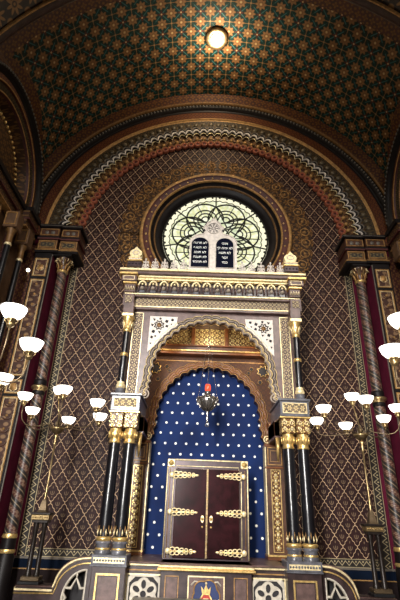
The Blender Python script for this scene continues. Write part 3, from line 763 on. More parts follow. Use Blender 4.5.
for sx in (-1, 1):
    # white pierced spandrel
    arc = [(sx*1.475*cos(q), 4.45 + 1.475*sin(q)) for q in (radians(d) for d in range(32, 62, 3))]
    arc = [(x, z) for x, z in arc if abs(x) < 1.40 and z < 5.92]
    out = [(sx*1.42, 5.93)] + [(sx*.78, 5.93)] + [(sx*.80, 5.78)] + list(reversed(arc)) + [(sx*1.42, 5.05)]
    b = MB(); b.plate(out, YF-.025, YF+.01, 'white_stone')
    cx, cz = sx*1.20, 5.71
    b.lathe((cx, YF-.03, cz), [(0, -.012), (.055, -.01), (.06, 0)], 'dark_gold', 8, axis='y')
    b.tube([(cx + (.12 if k % 2 else .075)*cos(pi*k/8), YF-.04, cz + (.12 if k % 2 else .075)*sin(pi*k/8)) for k in range(16)], .015, 'shadow_hole', 4, True)
    for ux, uz, r, nn in ((-.17, .10, .035, 4), (.12, .14, .03, 3), (-.02, .165, .025, 4), (.155, 0, .032, 3), (.12, -.16, .035, 4), (-.02, -.17, .03, 3), (-.18, -.02, .03, 4), (.15, -.30, .03, 4), (.07, -.27, .022, 3), (-.30, .14, .03, 4), (.165, -.45, .022, 3), (-.28, .03, .02, 3)):
        b.lathe((cx + sx*ux, YF-.026, cz + uz), [(0, -.006), (r*1.35, -.005), (r*1.35, 0)], 'shadow_hole', nn, axis='y', a0=.4)
    b.build('pierced_spandrel', ark, label='white pierced stone spandrel')
    b = MB(); b.sbox(sx, 1.60, 1.78, YF-.02, YF+.01, 4.10, 5.98, 'gold_strip'); frame(b, sx*1.575, sx*1.805, 4.07, 6.01, YF, .016, .028, 'pale_gold')
    b.build('ornament_strip', ark)
    # console block and everything under it
    b = MB()
    b.sbox(sx, 1.42, 2.01, -1.66, -.45, 3.66, 3.97, 'grey_marble', .012); b.sbox(sx, 1.39, 2.04, -1.69, -.45, 3.97, 4.02, 'grey_marble', .01)
    b.sbox(sx, 1.49, 1.94, -1.675, -1.6, 3.74, 3.91, 'console_panel'); frame(b, sx*1.47, sx*1.96, 3.72, 3.93, -1.665, .014, .018, 'pale_gold')
    b.sbox(sx, 1.40, 2.03, -1.68, -.45, 3.625, 3.66, 'gold', .01)
    b.build('console', ark, label='grey marble console block with gilt panel')
    for x in (1.575, 1.87):
        c = thing('c', '', '', (sx*x, -1.5, 1.16)); del c['label']; del c['category']; c.name = 'column'; c.parent = ark
        c.location = Vector((sx*x, -1.5, 1.16)) - ark.location
        ct = (sx*x, -1.5, 0)
        MB().lathe(ct, [(.118, 1.58), (.112, 2.4), (.106, 3.10)], 'black_marble', 24).build('shaft', c)
        k = MB(); k.lathe(ct, [(.140, 1.16), (.145, 1.19), (.128, 1.22), (.122, 1.25)], 'grey_marble', 20)
        k.lathe(ct, [(.122, 1.215), (.138, 1.235), (.124, 1.255)], 'gold', 20)
        k.lathe(ct, [(.120, 1.25), (.118, 1.30), (.14, 1.325), (.14, 1.345), (.12, 1.36)], 'grey_marble', 20); k.lathe(ct, [(.12, 1.36), (.143, 1.385), (.143, 1.41), (.118, 1.43)], 'gold', 20)
        k.lathe(ct, [(.118, 1.43), (.120, 1.60)], 'black_marble', 20)
        for q in range(8):
            an = 2*pi*q/8 + pi/8
            k.tube([(ct[0] + r*cos(an), ct[1] + r*sin(an), z) for r, z in ((.120, 1.45), (.124, 1.49), (.118, 1.55))], [.006, .016, .006], 'pale_gold', 5)
            an += pi/8; k.tube([(ct[0] + r*cos(an), ct[1] + r*sin(an), z) for r, z in ((.120, 1.50), (.124, 1.55), (.119, 1.61))], [.004, .010, .004], 'dull_gold', 5)
        k.build('base', c)
        k = MB(); k.lathe(ct, [(.106, 3.05), (.12, 3.07), (.106, 3.10), (.105, 3.14), (.125, 3.17), (.13, 3.25), (.115, 3.30), (.11, 3.33)], 'gold', 20)
        for q in range(10):
            an = 2*pi*q/10; k.tube([(ct[0] + .128*cos(an), ct[1] + .128*sin(an), z) for z in (3.15, 3.28)], .016, 'gold', 5)
        # carved scroll block
        k.box(ct[0]-.135, ct[0]+.135, -1.64, -1.36, 3.34, 3.625, 'gold_relief', .01)
        for e in (-1, 1):
            for (zc_, r0) in ((3.53, .055), (3.41, .04)):
                k.tube([(ct[0] + e*.07 + e*(r0 - r0*.85*j/14)*cos(j*.55), -1.65, zc_ + (r0 - r0*.85*j/14)*sin(j*.55)) for j in range(15)], .011, 'pale_gold', 4)
        k.build('capital', c)
    # little gold console behind the columns
    b = MB(); b.sbox(sx, 1.36, 1.50, -1.20, -.40, 3.34, 3.64, 'wood', .01); b.sbox(sx, 1.36, 2.05, -1.2, -.42, 3.3, 3.66, 'dark_wood', .01)
    b.tube([(sx*(1.42), -1.2 - .0, 3.30), (sx*1.42, -1.22, 3.1), (sx*1.42, -1.16, 2.85)], [.05, .04, .015], 'gold', 8); b.build('bracket', ark)
    # colonnette
    c = thing('c', '', '', (0, 0, 0)); del c['label']; del c['category']; c.name = 'colonnette'; c.parent = ark
    c.location = Vector((sx*1.90, -1.42, 4.02)) - ark.location
    ct = (sx*1.90, -1.42, 0)
    MB().lathe(ct, [(.076, 4.30), (.068, 5.46)], 'black_marble', 14).build('shaft', c)
    k = MB(); k.lathe(ct, [(.11, 4.02), (.11, 4.06), (.085, 4.09), (.10, 4.14), (.078, 4.17)], 'grey_marble', 14)
    k.lathe(ct, [(.078, 4.17), (.10, 4.20), (.095, 4.24), (.078, 4.27), (.08, 4.31)], 'pale_gold', 14); k.build('base', c)
    k = MB(); k.lathe(ct, [(.07, 4.88), (.088, 4.90), (.088, 4.94), (.07, 4.96)], 'gold', 14); k.build('collar', c)
    k = MB(); k.lathe(ct, [(.07, 5.45), (.09, 5.48), (.072, 5.52), (.08, 5.62), (.115, 5.74), (.12, 5.80)], 'gold', 14)
    for q in range(8):
        an = 2*pi*q/8; k.tube([(ct[0] + r*cos(an), ct[1] + r*sin(an), z) for r, z in ((.075, 5.54), (.092, 5.64), (.125, 5.70))], [.014, .02, .01], 'pale_gold', 5)
    k.box(ct[0]-.13, ct[0]+.13, -1.55, -1.25, 5.80, 5.88, 'pale_gold', .01); k.box(ct[0]-.12, ct[0]+.12, -1.54, -1.25, 5.88, 6.14, 'mauve_marble', .01); k.build('capital', c)
# cornice
b = MB()
b.box(-1.98, 1.98, -1.36, .1, 6.060, 6.120, 'mauve_marble', .01); b.box(-2.0, 2.0, -1.38, .1, 6.115, 6.140, 'pale_gold')
b.box(-1.95, 1.95, -1.33, .1, 6.140, 6.360, 'gold_frieze')
for sx in (-1, 1): b.sbox(sx, 1.80, 2.06, -1.52, .1, 6.060, 6.380, 'mauve_marble', .01); b.sbox(sx, 1.85, 2.01, -1.535, -1.3, 6.140, 6.320, 'gold_frieze')
b.box(-2.03, 2.03, -1.42, .1, 6.360, 6.410, 'mauve_marble', .01); b.box(-2.05, 2.05, -1.45, .1, 6.400, 6.440, 'pale_gold', .008)
b.build('frieze', ark)
b = MB(); b.box(-1.95, 1.95, -1.34, .1, 6.440, 6.860, 'dark_mauve_marble')
NAR = 14
for i in range(NAR):
    x = -1.66 + 3.32*i/(NAR-1)
    b.tube([(x + .088*cos(q), -1.40, 6.660 + .12*sin(q)) for q in (pi*j/10 for j in range(11))], .026, 'pale_gold', 5)
    for e in (-1, 1): b.tube([(x + e*.088, -1.40, 6.660), (x + e*.088, -1.38, 6.540)], .018, 'mauve_marble', 5)
    b.lathe((x, -1.40, 6.600), [(0, -.05), (.03, -.04), (.045, 0), (.05, .05)], 'shell_stone', 8, axis='y')
    b.ball((x, -1.41, 6.700), .03, 'pale_gold', 6); b.box(x-.06, x+.06, -1.40, -1.33, 6.470, 6.540, 'grey_marble', .008)
    if i < NAR-1: b.lathe((x + .118, -1.38, 6.800), [(0, -.02), (.02, -.015), (.025, 0)], 'gold', 6, axis='y')
b.box(-1.80, 1.80, -1.44, -1.3, 6.800, 6.840, 'pale_gold')
b.build('arcade_band', ark, label='band of little round arches under the cornice')
for sx in (-1, 1):
    b = MB()
    b.sbox(sx, 1.80, 2.06, -1.50, .1, 6.440, 6.660, 'mauve_marble', .01)
    for k in range(4):
        x = sx*(1.84 + .06*k); b.tube([(x-.022, -1.52, 6.480), (x, -1.53, 6.580), (x+.022, -1.52, 6.480)], .01, 'pale_gold', 4)
    b.sbox(sx, 1.78, 2.10, -1.55, .1, 6.640, 6.690, 'gold', .01); b.sbox(sx, 1.78, 2.14, -1.58, .1, 6.690, 6.840, 'mauve_marble', .012); frame(b, sx*1.83, sx*2.09, 6.710, 6.820, -1.58, .012, .012, 'pale_gold')
    b.sbox(sx, 1.76, 2.20, -1.64, .1, 6.840, 6.900, 'gold', .012)
    b.build('cornice_end', ark)
b = MB(); b.box(-2.13, 2.13, -1.50, .1, 6.840, 6.890, 'pale_gold', .01); b.box(-2.16, 2.16, -1.56, .1, 6.890, 6.970, 'mauve_marble', .012); b.box(-2.20, 2.20, -1.60, .1, 6.970, 7.030, 'pale_gold', .008)
b.build('cornice', ark)
# cresting on the cornice
ZT = 7.03; YT = -1.54
def crest(x, i):
    b = MB()
    b.box(x-.07, x+.07, YT-.025, YT+.025, ZT, ZT+.035, 'white_stone', .006)
    for e in (-1, 1):
        b.tube([(x + e*.055 + .030*cos(q), YT, ZT+.075 + .030*sin(q)) for q in (2*pi*j/8 for j in range(8))], .012, 'white_stone', 5, True)
        b.tube([(x + e*.045 + .024*cos(q), YT, ZT+.190 + .024*sin(q)) for q in (2*pi*j/8 for j in range(8))], .011, 'white_stone', 5, True)
        b.tube([(x + e*.015, YT, ZT+.12), (x + e*.085, YT, ZT+.135)], .012, 'white_stone', 5)
    b.tube([(x, YT, ZT+.02), (x, YT, ZT+.27)], [.02, .014], 'white_stone', 6); b.ball((x, YT, ZT+.28), .026, 'white_stone', 8)
    return b.build('cresting_ornament', ark)
for k in range(5):
    for sx in (-1, 1): crest(sx*(.70 + .228*k), k)
for sx in (-1, 1):
    x = sx*1.86
    b = MB()
    b.box(x-.17, x+.17, YT-.12, YT+.12, ZT, ZT+0.146, 'frame_silver', .01)
    for k in range(4): b.ball((x-.12+.08*k, YT-.125, ZT+0.073), .022, 'shadow_hole', 6)
    b.box(x-.19, x+.19, YT-.14, YT+.14, ZT+0.146, ZT+0.190, 'gold', .01); b.box(x-.15, x+.15, YT-.11, YT+.11, ZT+0.190, ZT+0.235, 'white_stone', .01); b.box(x-.165, x+.165, YT-.12, YT+.12, ZT+0.235, ZT+0.269, 'pale_gold', .008)
    prof = [(x-.10, ZT+0.269), (x+.10, ZT+0.269)] + [(x+.02+.13*cos(q), ZT+0.403+.11*sin(q)) for q in (radians(d) for d in range(-40, 75, 15))] + [(x, ZT+0.594)] + [(x-.02+.13*cos(q), ZT+0.403+.11*sin(q)) for q in (radians(d) for d in range(105, 221, 15))]
    b.plate(prof, YT-.07, YT+.07, 'pale_gold'); b.tube([(x+.075*cos(q), YT-.075, ZT+0.414+.06*sin(q)) for q in (2*pi*j/12 for j in range(12))], .012, 'white_stone', 4, True)
    b.build('corner_finial', ark, label='gilded shell finial on the cornice corner')

# doors of the ark: cabinet standing in the niche
cab = thing('ark_cabinet', 'dark red glossy double door cabinet with gilt strap hinges in the blue niche', 'cabinet', (0, -.5, 1.06))
b = MB()
XO, ZB, ZC = .82, 1.06, 2.865
o_ = [(-XO, ZB), (XO, ZB), (XO, ZC-.16), (XO-.10, ZC-.16), (XO-.10, ZC-.02), (XO-.18, ZC), (-XO+.18, ZC), (-XO+.10, ZC-.02), (-XO+.10, ZC-.16), (-XO, ZC-.16)]
b.plate(o_, -.92, .04, 'frame_silver'); b.build('body', cab, label='silvery grey frame of the cabinet')
b = MB()
line = [(-XO, ZB+.02), (-XO, ZC-.16), (-XO+.10, ZC-.16), (-XO+.10, ZC-.02), (XO-.10, ZC-.02), (XO-.10, ZC-.16), (XO, ZC-.16), (XO, ZB+.02)]
b.tube([(x, -.925, z) for x, z in line], .014, 'pale_gold', 4); 
line = [(-XO+.13, ZB+.02), (-XO+.13, ZC-.22), (-XO+.18, ZC-.22), (-XO+.18, ZC-.14), (XO-.18, ZC-.14), (XO-.18, ZC-.22), (XO-.13, ZC-.22), (XO-.13, ZB+.02)]
b.tube([(x, -.925, z) for x, z in line], .010, 'pale_gold', 4); line = [(-XO+.055, ZB+.02), (-XO+.055, ZC-.2)]
for e in (-1, 1): b.tube([(-e*x, -.925, z) for x, z in line], .007, 'dull_gold', 4)
b.build('gilt_border', cab)
for sx in (-1, 1):
    b = MB(); x, z = sx*(XO-.065), ZC-.085; b.box(x-.075, x+.075, -.95, -.90, z-.075, z+.075, 'pale_gold', .012)
    b.lathe((x, -.95, z), [(0, -.03), (.03, -.02), (.06, 0)], 'gold', 10, axis='y'); b.build('corner_roundel', cab)
    d = thing('c', '', '', (0, 0, 0)); del d['label']; del d['category']; d.name = 'door'; d.parent = cab; d.location = Vector((sx*.33, -.93, ZB)) - cab.location
    d0 = MB(); d0.sbox(sx, .012, .645, -.96, -.90, ZB+.03, ZC-.19, 'mahogany', .01); d0.build('leaf', d)
    for zh in (1.20, 1.87, 2.55):
        h = MB(); xs = sx*.73
        h.tube([(xs, -.975, zh), (sx*.22, -.972, zh)], [.016, .008], 'gold', 6); h.ball((xs, -.975, zh), .055, 'pale_gold', 8, (1, .4, 1)); h.ball((sx*.22, -.975, zh), .022, 'pale_gold', 6, (2, .5, 1))
        for k, r in enumerate((.050, .046, .040, .034, .028)):
            cx = sx*(.64 - .088*k)
            for e in (-1, 1): h.tube([(cx + r*cos(q)*.9, -.975, zh + e*r*.72 + r*.62*sin(q)) for q in (2*pi*j/8 for j in range(8))], .0115, 'pale_gold', 4, True)
            h.ball((cx - sx*.04, -.975, zh), .02, 'gold', 6, (1, .5, 1))
        h.build('strap_hinge', d)
    h = MB(); h.lathe((sx*.085, -.965, 1.76), [(0, -.03), (.025, -.02), (.032, 0)], 'gold', 10, axis='y'); h.ball((sx*.085, -.97, 1.62), .022, 'gold', 8)
    h.plate([(sx*.085 + .032*cos(q), 1.76 + .065*sin(q)) for q in (2*pi*j/12*1 for j in range(12))], -.968, -.958, 'pale_gold'); h.build('handle', d)
b = MB(); b.box(-.022, .022, -.985, -.93, ZB+.03, ZC-.19, 'old_brass', .006)
for k in range(10): b.lathe((0, -.985, ZB+.12+k*.155), [(0, -.012), (.012, -.01), (.016, 0)], 'gold', 6, axis='y')
b.build('centre_strip', cab)

# parapet in front ----------------------------------------------------
def rosette_panel(b, cx, x0, x1, z0, z1, y):
    frame(b, x0, x1, z0, z1, y, .02, .02, 'pale_gold')
    b.box(x0+.02, x1-.02, y-.004, y+.004, z0, z1-.02, 'shadow_hole')
    cz = z1 - .30
    # pierced six foil plate
    holes = [circ(cx, cz, .055, 10)]
    for k in range(6):
        q = pi/2 + pi/3*k; hx, hz = cx + .145*cos(q), cz + .145*sin(q)
        hole = []
        for j in range(12):
            e = 2*pi*j/12; a_, b_ = .068*cos(e), .044*sin(e)
            hole.append((hx + a_*cos(q) - b_*sin(q), hz + a_*sin(q) + b_*cos(q)))
        holes.append(hole)
    outl = [(cx + (.215 + .035*abs(cos(3*(q - pi/2))))*cos(q), cz + (.215 + .035*abs(cos(3*(q - pi/2))))*sin(q)) for q in (2*pi*j/48 for j in range(48))]
    b.plate(outl, y-.045, y-.005, 'cream_tracery', holes=holes)
    for e in (-1, 1):
        b.plate([(cx + e*.285, z1-.03), (cx + e*.14, z1-.03), (cx + e*.285, z1-.17)][::e], y-.03, y-.002, 'cream_tracery')
        b.box(min(cx+e*.285, cx+e*.255), max(cx+e*.285, cx+e*.255), y-.035, y-.002, z0+.02, z1-.02, 'cream_tracery')
    b.box(cx-.285, cx+.285, y-.035, y-.002, z1-.045, z1-.02, 'cream_tracery')
par = thing('ark_parapet', 'mauve marble parapet with gilt mouldings and pierced rosette panels in front of the ark', 'parapet', (0, -1.3, 0))
b = MB(); YP = -1.42
b.box(-1.45, 1.45, YP, -.0, 0, .99, 'dark_mauve_marble'); b.box(-1.45, 1.45, YP-.05, .05, .99, 1.03, 'pale_gold', .01); b.box(-1.45, 1.45, YP-.09, .06, 1.03, 1.06, 'mauve_marble', .012)
b.box(-1.45, 1.45, YP-.02, -1, .915, .935, 'dull_gold')
b.build('wall', par)
b = MB(); b.box(-.80, .80, -1.56, -1.2, 0, .95, 'dark_mauve_marble', .01); b.box(-.86, .86, -1.66, -.9, .95, .99, 'gold', .012); b.box(-.84, .84, -1.62, -.9, .99, 1.03, 'pale_gold', .012); b.box(-.82, .82, -1.60, -.9, 1.03, 1.06, 'mauve_marble', .01)
b.build('projecting_ledge', par, label='projecting gilt ledge below the cabinet')
for sx in (-1, 1):
    b = MB(); rosette_panel(b, sx*1.09, sx*1.09-.31, sx*1.09+.31, .28, .87, YP-.005); b.build('rosette_panel', par)
    b = MB(); frame(b, sx*.48, sx*.72, .1, .87, -1.56, .014, .012, 'dull_gold'); b.sbox(sx, .51, .69, -1.567, -1.5, .13, .84, 'mauve_marble'); b.build('narrow_panel', par)
# centre emblem panel
b = MB(); y = -1.56
frame(b, -.32, .32, .1, .88, y, .02, .025, 'pale_gold'); b.box(-.30, .30, y-.008, y, .1, .86, 'mauve_marble')
tre = []
for j in range(41):
    q = -.25*pi + 1.5*pi*j/40; R = .19 + .035*abs(sin(2.5*(q + .25*pi))); tre.append((1.08*R*cos(q), .60 + 1.05*R*sin(q)))
tre = [(.2, .1)] + tre + [(-.2, .1)]
b.plate(tre, y-.014, y-.006, 'niche_blue'); b.tube([(p[0], y-.018, p[1]) for p in tre], .012, 'dull_gold', 4)
for e in (-1, 1): b.tube([(e*.26, y-.012, .74), (e*.20, y-.016, .80), (e*.13, y-.012, .79)], .013, 'cream_tracery', 4); b.tube([(e*.22, y-.02, .55), (e*.24, y-.02, .45), (e*.20, y-.02, .36)], .016, 'cream_tracery', 4)
b.build('emblem_panel', par)
b = MB()
b.plate([(-.13, .2), (.13, .2), (.135, 0.480), (.08, 0.580), (.05, 0.610), (-.05, 0.610), (-.08, 0.580), (-.135, 0.480)], y-.03, y-.012, 'crown_red')
b.tube([(-.13, y-.03, .2), (-.135, y-.03, 0.480), (-.05, y-.035, 0.620), (.05, y-.035, 0.620), (.135, y-.03, 0.480), (.13, y-.03, .2)], .014, 'gold', 5)
b.plate([(-.05, .2), (.05, .2), (.045, 0.560), (-.045, 0.560)], y-.045, y-.03, 'pale_gold')
b.plate([(-.065, 0.620), (.065, 0.620), (.085, 0.730), (.04, 0.680), (0, 0.760), (-.04, 0.680), (-.085, 0.730)], y-.04, y-.014, 'gold'); b.ball((0, y-.03, 0.775), .022, 'pale_gold', 8)
b.build('crown_emblem', par, label='small gold crown over a red and gold mantle')
for sx in (-1, 1):
    p = thing('pedestal', 'marble pedestal with gilt framed face under the paired black columns ' + SIDE[sx].replace('of the ark', 'of the doors'), 'pedestal', (sx*1.73, -1.5, 0))
    b = MB(); b.sbox(sx, 1.40, 1.99, -1.68, -1.0, 0, .985, 'dark_mauve_marble', .01); b.sbox(sx, 1.38, 2.02, -1.72, -1.0, .985, 1.005, 'grey_marble'); b.build('body', p)
    b = MB(); b.sbox(sx, 1.39, 2.01, -1.72, -1.2, 1.0, 1.16, 'grey_marble', .012)
    for k in range(11): b.lathe((sx*(1.45 + .050*k), -1.732, 1.075), [(0, -.012), (.014, -.011), (.021, 0)], 'grey_marble', 6, axis='y')
    b.sbox(sx, 1.43, 1.97, -1.726, -1.7, 1.035, 1.115, 'pale_gold'); b.build('cap', p)
    b = MB(); frame(b, sx*1.49, sx*1.90, .12, .88, -1.68, .028, .02, 'gold'); b.sbox(sx, 1.54, 1.85, -1.684, -1.6, .17, .83, 'mauve_marble'); b.build('framed_panel', p)
    # curved wing with hexagram tracery
    wv = thing('curved_parapet_wing', 'curved marble parapet wing with gilt edge and pierced six pointed star ' + SIDE[sx], 'parapet', (sx*2.4, -1.3, 0))
    yA, yB = -1.40, -1.0
    top = [(2.00, 1.08), (2.12, 1.07)] + [(2.12 + .54*sin(q), .64 + .43*cos(q)) for q in (radians(dg) for dg in range(10, 86, 8))] + [(2.69, .60), (3.35, .59)]
    ol = [(sx*x, z) for x, z in top] + [(sx*3.35, 0), (sx*2.00, 0)]
    hx, hz, hr = 2.38, .42, .36
    qh = [(2.12, 0.05)] + [(2.12, .90)] + [(2.12 + .40*sin(radians(dg)), .44 + .46*cos(radians(dg))) for dg in range(5, 91, 8)] + [(2.52, .05)]
    b = MB(); b.plate(ol, yA, yB, 'dark_mauve_marble', holes=[[(sx*x, z) for x, z in qh]]); b.build('body', wv)
    b = MB(); gl = [(x, z) for x, z in top]
    b.tube([(sx*x, yA-.01, z) for x, z in gl], .022, 'pale_gold', 5); b.tube([(sx*x, yA+.02, z+.01) for x, z in gl], .03, 'mauve_marble', 5)
    b.tube([(sx*(x-.03 if x < 2.9 else x), yA-.01, z-.075) for x, z in gl], .014, 'gold', 5)
    b.sbox(sx, 2.68, 3.32, yA-.06, yB+.05, .59, .62, 'dark_mauve_marble', .01); b.sbox(sx, 2.68, 3.34, yA-.05, yB+.03, .56, .59, 'pale_gold'); b.build('gilt_edge', wv)
    b = MB(); b.tube([(sx*x, yA+.03, z) for x, z in qh], .036, 'cream_tracery', 4)
    sc, rr = (2.29, .47), .29
    P6 = [(sc[0] + rr*cos(pi/2 + pi/3*k), sc[1] + rr*sin(pi/2 + pi/3*k)) for k in range(6)]
    sp = []
    for k in range(12):
        R = rr if k % 2 == 0 else rr*.55; q = pi/2 + pi/6*k; sp.append((sc[0] + R*cos(q), sc[1] + R*sin(q)))
    b.tube([(sx*x, yA+.03, z) for x, z in sp], .030, 'cream_tracery', 4, True)
    for k in range(0, 12, 2):
        q = pi/2 + pi/6*k; e_ = (sc[0] + .44*cos(q), sc[1] + .44*sin(q)); ex = min(2.50, max(2.12, e_[0])); ez = min(.86, max(.05, e_[1])); b.tube([(sx*sp[k][0], yA+.03, sp[k][1]), (sx*ex, yA+.03, ez)], .018, 'cream_tracery', 4)
    b.build('star_tracery', wv)
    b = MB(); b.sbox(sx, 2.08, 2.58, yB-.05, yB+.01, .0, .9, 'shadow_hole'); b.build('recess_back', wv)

# tablets of the law ---------------------------------------------------
tb = thing('law_tablets', 'pair of round topped dark blue tablets with Hebrew lines in a white stone surround', 'tablets', (0, -1.4, ZT))
YB = -1.56
o_ = [(-.58, ZT), (.58, ZT), (.58, ZT+0.784)]
o_ += [(.325 + .255*cos(q), ZT+0.763 + .27*sin(q)) for q in (radians(d) for d in range(10, 81, 10))]
o_ += [(.24, ZT+1.060), (.21, ZT+1.124), (.25, ZT+1.187), (.24, ZT+1.272), (.18, ZT+1.314), (.16, ZT+1.399), (.08, ZT+1.442), (0, ZT+1.548)]
o_ += [(-x, z) for x, z in reversed(o_[1:-1])]
cl = []
for p in o_:
    if not cl or hypot(p[0]-cl[-1][0], p[1]-cl[-1][1]) > 1e-4: cl.append(p)
b = MB(); b.plate(cl[:-1] if cl[-1] == cl[0] else cl, YB, YB+.12, 'white_stone')
b.tube([(x, YB-.005, z) for x, z in cl[2:-1]], .018, 'white_stone', 5); b.build('surround', tb)
b = MB(); cx, cz = -.0, ZT+1.230
for k in range(8):
    q = pi/4*k; b.tube([(cx + .03*cos(q), YB-.006, cz + .03*sin(q)), (cx + .12*cos(q), YB-.006, cz + .12*sin(q))], .007, 'lead', 4)
    b.tube([(cx + .12*cos(q) + .025*cos(e), YB-.006, cz + .12*sin(q) + .025*sin(e)) for e in (2*pi*j/8 for j in range(8))], .005, 'lead', 4, True)
b.tube([(cx + .165*cos(q), YB-.012, cz + .155*sin(q)) for q in (2*pi*j/24 for j in range(24))], .012, 'white_stone', 4, True)
for e in (-1, 1): b.ball((e*.235, YB-.01, ZT+1.155), .035, 'shadow_hole', 8)
b.build('star_rosette', tb)
TXT = {1: ['אנכי', 'לא יהיה לך', 'לא תשא', 'זכור', 'כבד'], -1: ['לא תרצח', 'לא תנאף', 'לא תגנב', 'לא תענה', 'לא תחמד']}
for sx in (-1, 1):
    b = MB(); cx = sx*.30 - .02
    pl = [(cx-.22, ZT+0.085), (cx+.22, ZT+0.085), (cx+.22, ZT+0.731)] + [(cx + .22*cos(q), ZT+0.731 + .21*sin(q)) for q in (pi*j/14 for j in range(1, 14))] + [(cx-.22, ZT+0.731)]
    b.plate(pl, YB-.02, YB+.005, 'tablet_blue'); b.tube([(x, YB-.02, z) for x, z in pl], .012, 'white_stone', 4, True)
    tbo = b.build('tablet', tb)
    for i, s_ in enumerate(TXT[sx]):
        cu = bpy.data.curves.new('inscription', 'FONT'); cu.body = s_[::-1]; cu.size = .088; cu.align_x = 'CENTER'; cu.extrude = .004; cu.offset = .0010
        to = bpy.data.objects.new('tmp', cu); COL.objects.link(to)
        bpy.context.view_layer.update()
        me = bpy.data.meshes.new_from_object(to.evaluated_get(bpy.context.evaluated_depsgraph_get()))
        bpy.data.objects.remove(to)
        me.materials.clear(); me.materials.append(MATS['letter_white']); me.name = 'inscription'
        R_ = Matrix.Rotation(pi/2, 4, 'X'); me.transform(R_)
        o = bpy.data.objects.new('inscription', me); COL.objects.link(o); o.parent = tbo
        o.location = Vector((cx, YB-.028, ZT+0.742 - .135*i)) - parent_world(tbo)

for sx in (-1, 1):
    l = bpy.data.lights.new('ark_hidden_light', 'POINT'); l.energy = 14; l.color = (1, .78, .54); l.shadow_soft_size = .08
    o = bpy.data.objects.new('ark_hidden_light', l); COL.objects.link(o); o.location = (sx*1.15, -.80, 5.35)
l = bpy.data.lights.new('ark_hidden_light', 'POINT'); l.energy = 16; l.color = (1, .82, .55); l.shadow_soft_size = .06  # unseen extra light, added behind the arch top to brighten the gilded panels
o = bpy.data.objects.new('ark_hidden_light', l); COL.objects.link(o); o.location = (0, -.80, 5.86)
# eternal lamp ----------------------------------------------------------
LX, LY = -.04, -1.12
el = thing('eternal_lamp', 'silver hanging lamp on thin chains with a red glass, in front of the blue niche', 'lamp', (LX, LY, 3.62))
b = MB(); c = (LX, LY, 0)
b.lathe(c, [(0, 3.80), (.02, 3.80), (.07, 3.83), (.16, 3.91), (.205, 4.01), (.215, 4.07), (.20, 4.11), (.10, 4.13), (.07, 4.16), (.06, 4.20), (.075, 4.24), (.06, 4.25)], 'silver', 20)
for k in range(12):
    q = 2*pi*k/12; b.tube([(LX + r*cos(q), LY + r*sin(q), z) for r, z in ((.075, 3.83), (.165, 3.91), (.212, 4.01), (.21, 4.10))], .010, 'silver', 5)
for k in range(3):
    q = 2*pi*k/3 + pi/6
    b.tube([(LX + r*cos(q), LY + r*sin(q), z) for r, z in ((.20, 4.04), (.26, 4.04), (.275, 4.10), (.24, 4.16), (.21, 4.15))], .014, 'silver', 5)
b.build('bowl', el)
b = MB(); b.lathe(c, [(.03, 3.82), (.04, 3.77), (.016, 3.72), (.04, 3.68), (.016, 3.63), (.03, 3.60), (.012, 3.57)], 'silver', 12); b.tube([(LX + .035*cos(q), LY, 3.535 + .04*sin(q)) for q in (2*pi*j/10 for j in range(10))], .008, 'silver', 5, True); b.build('pendant', el)
b = MB(); b.lathe(c, [(0, 4.24), (.055, 4.25), (.066, 4.30), (.062, 4.36), (.05, 4.40)], 'red_glass', 16); b.build('lamp_glass', el, label='glowing red glass')
b = MB()
for k in range(3):
    q = 2*pi*k/3 + pi/6; A_ = Vector((LX + .24*cos(q), LY + .24*sin(q), 4.15)); B_ = Vector((LX + .04*cos(q), LY + .04*sin(q), 5.28)); n = 44
    for j in range(n):
        p_ = A_.lerp(B_, (j+.5)/n); dz = .016; d_ = (.007 if j % 2 else .0)
        b.tube([p_ + Vector((d_, .007-d_, -dz)), p_ + Vector((-d_ + .001, -.007+d_, dz))], .0042, 'silver', 4)
b.tube([(LX, LY, 5.28), (LX, LY, 5.76)], .006, 'silver', 5); b.lathe(c, [(0, 5.26), (.05, 5.27), (.05, 5.29), (0, 5.31)], 'silver', 12)
b.build('chain', el)

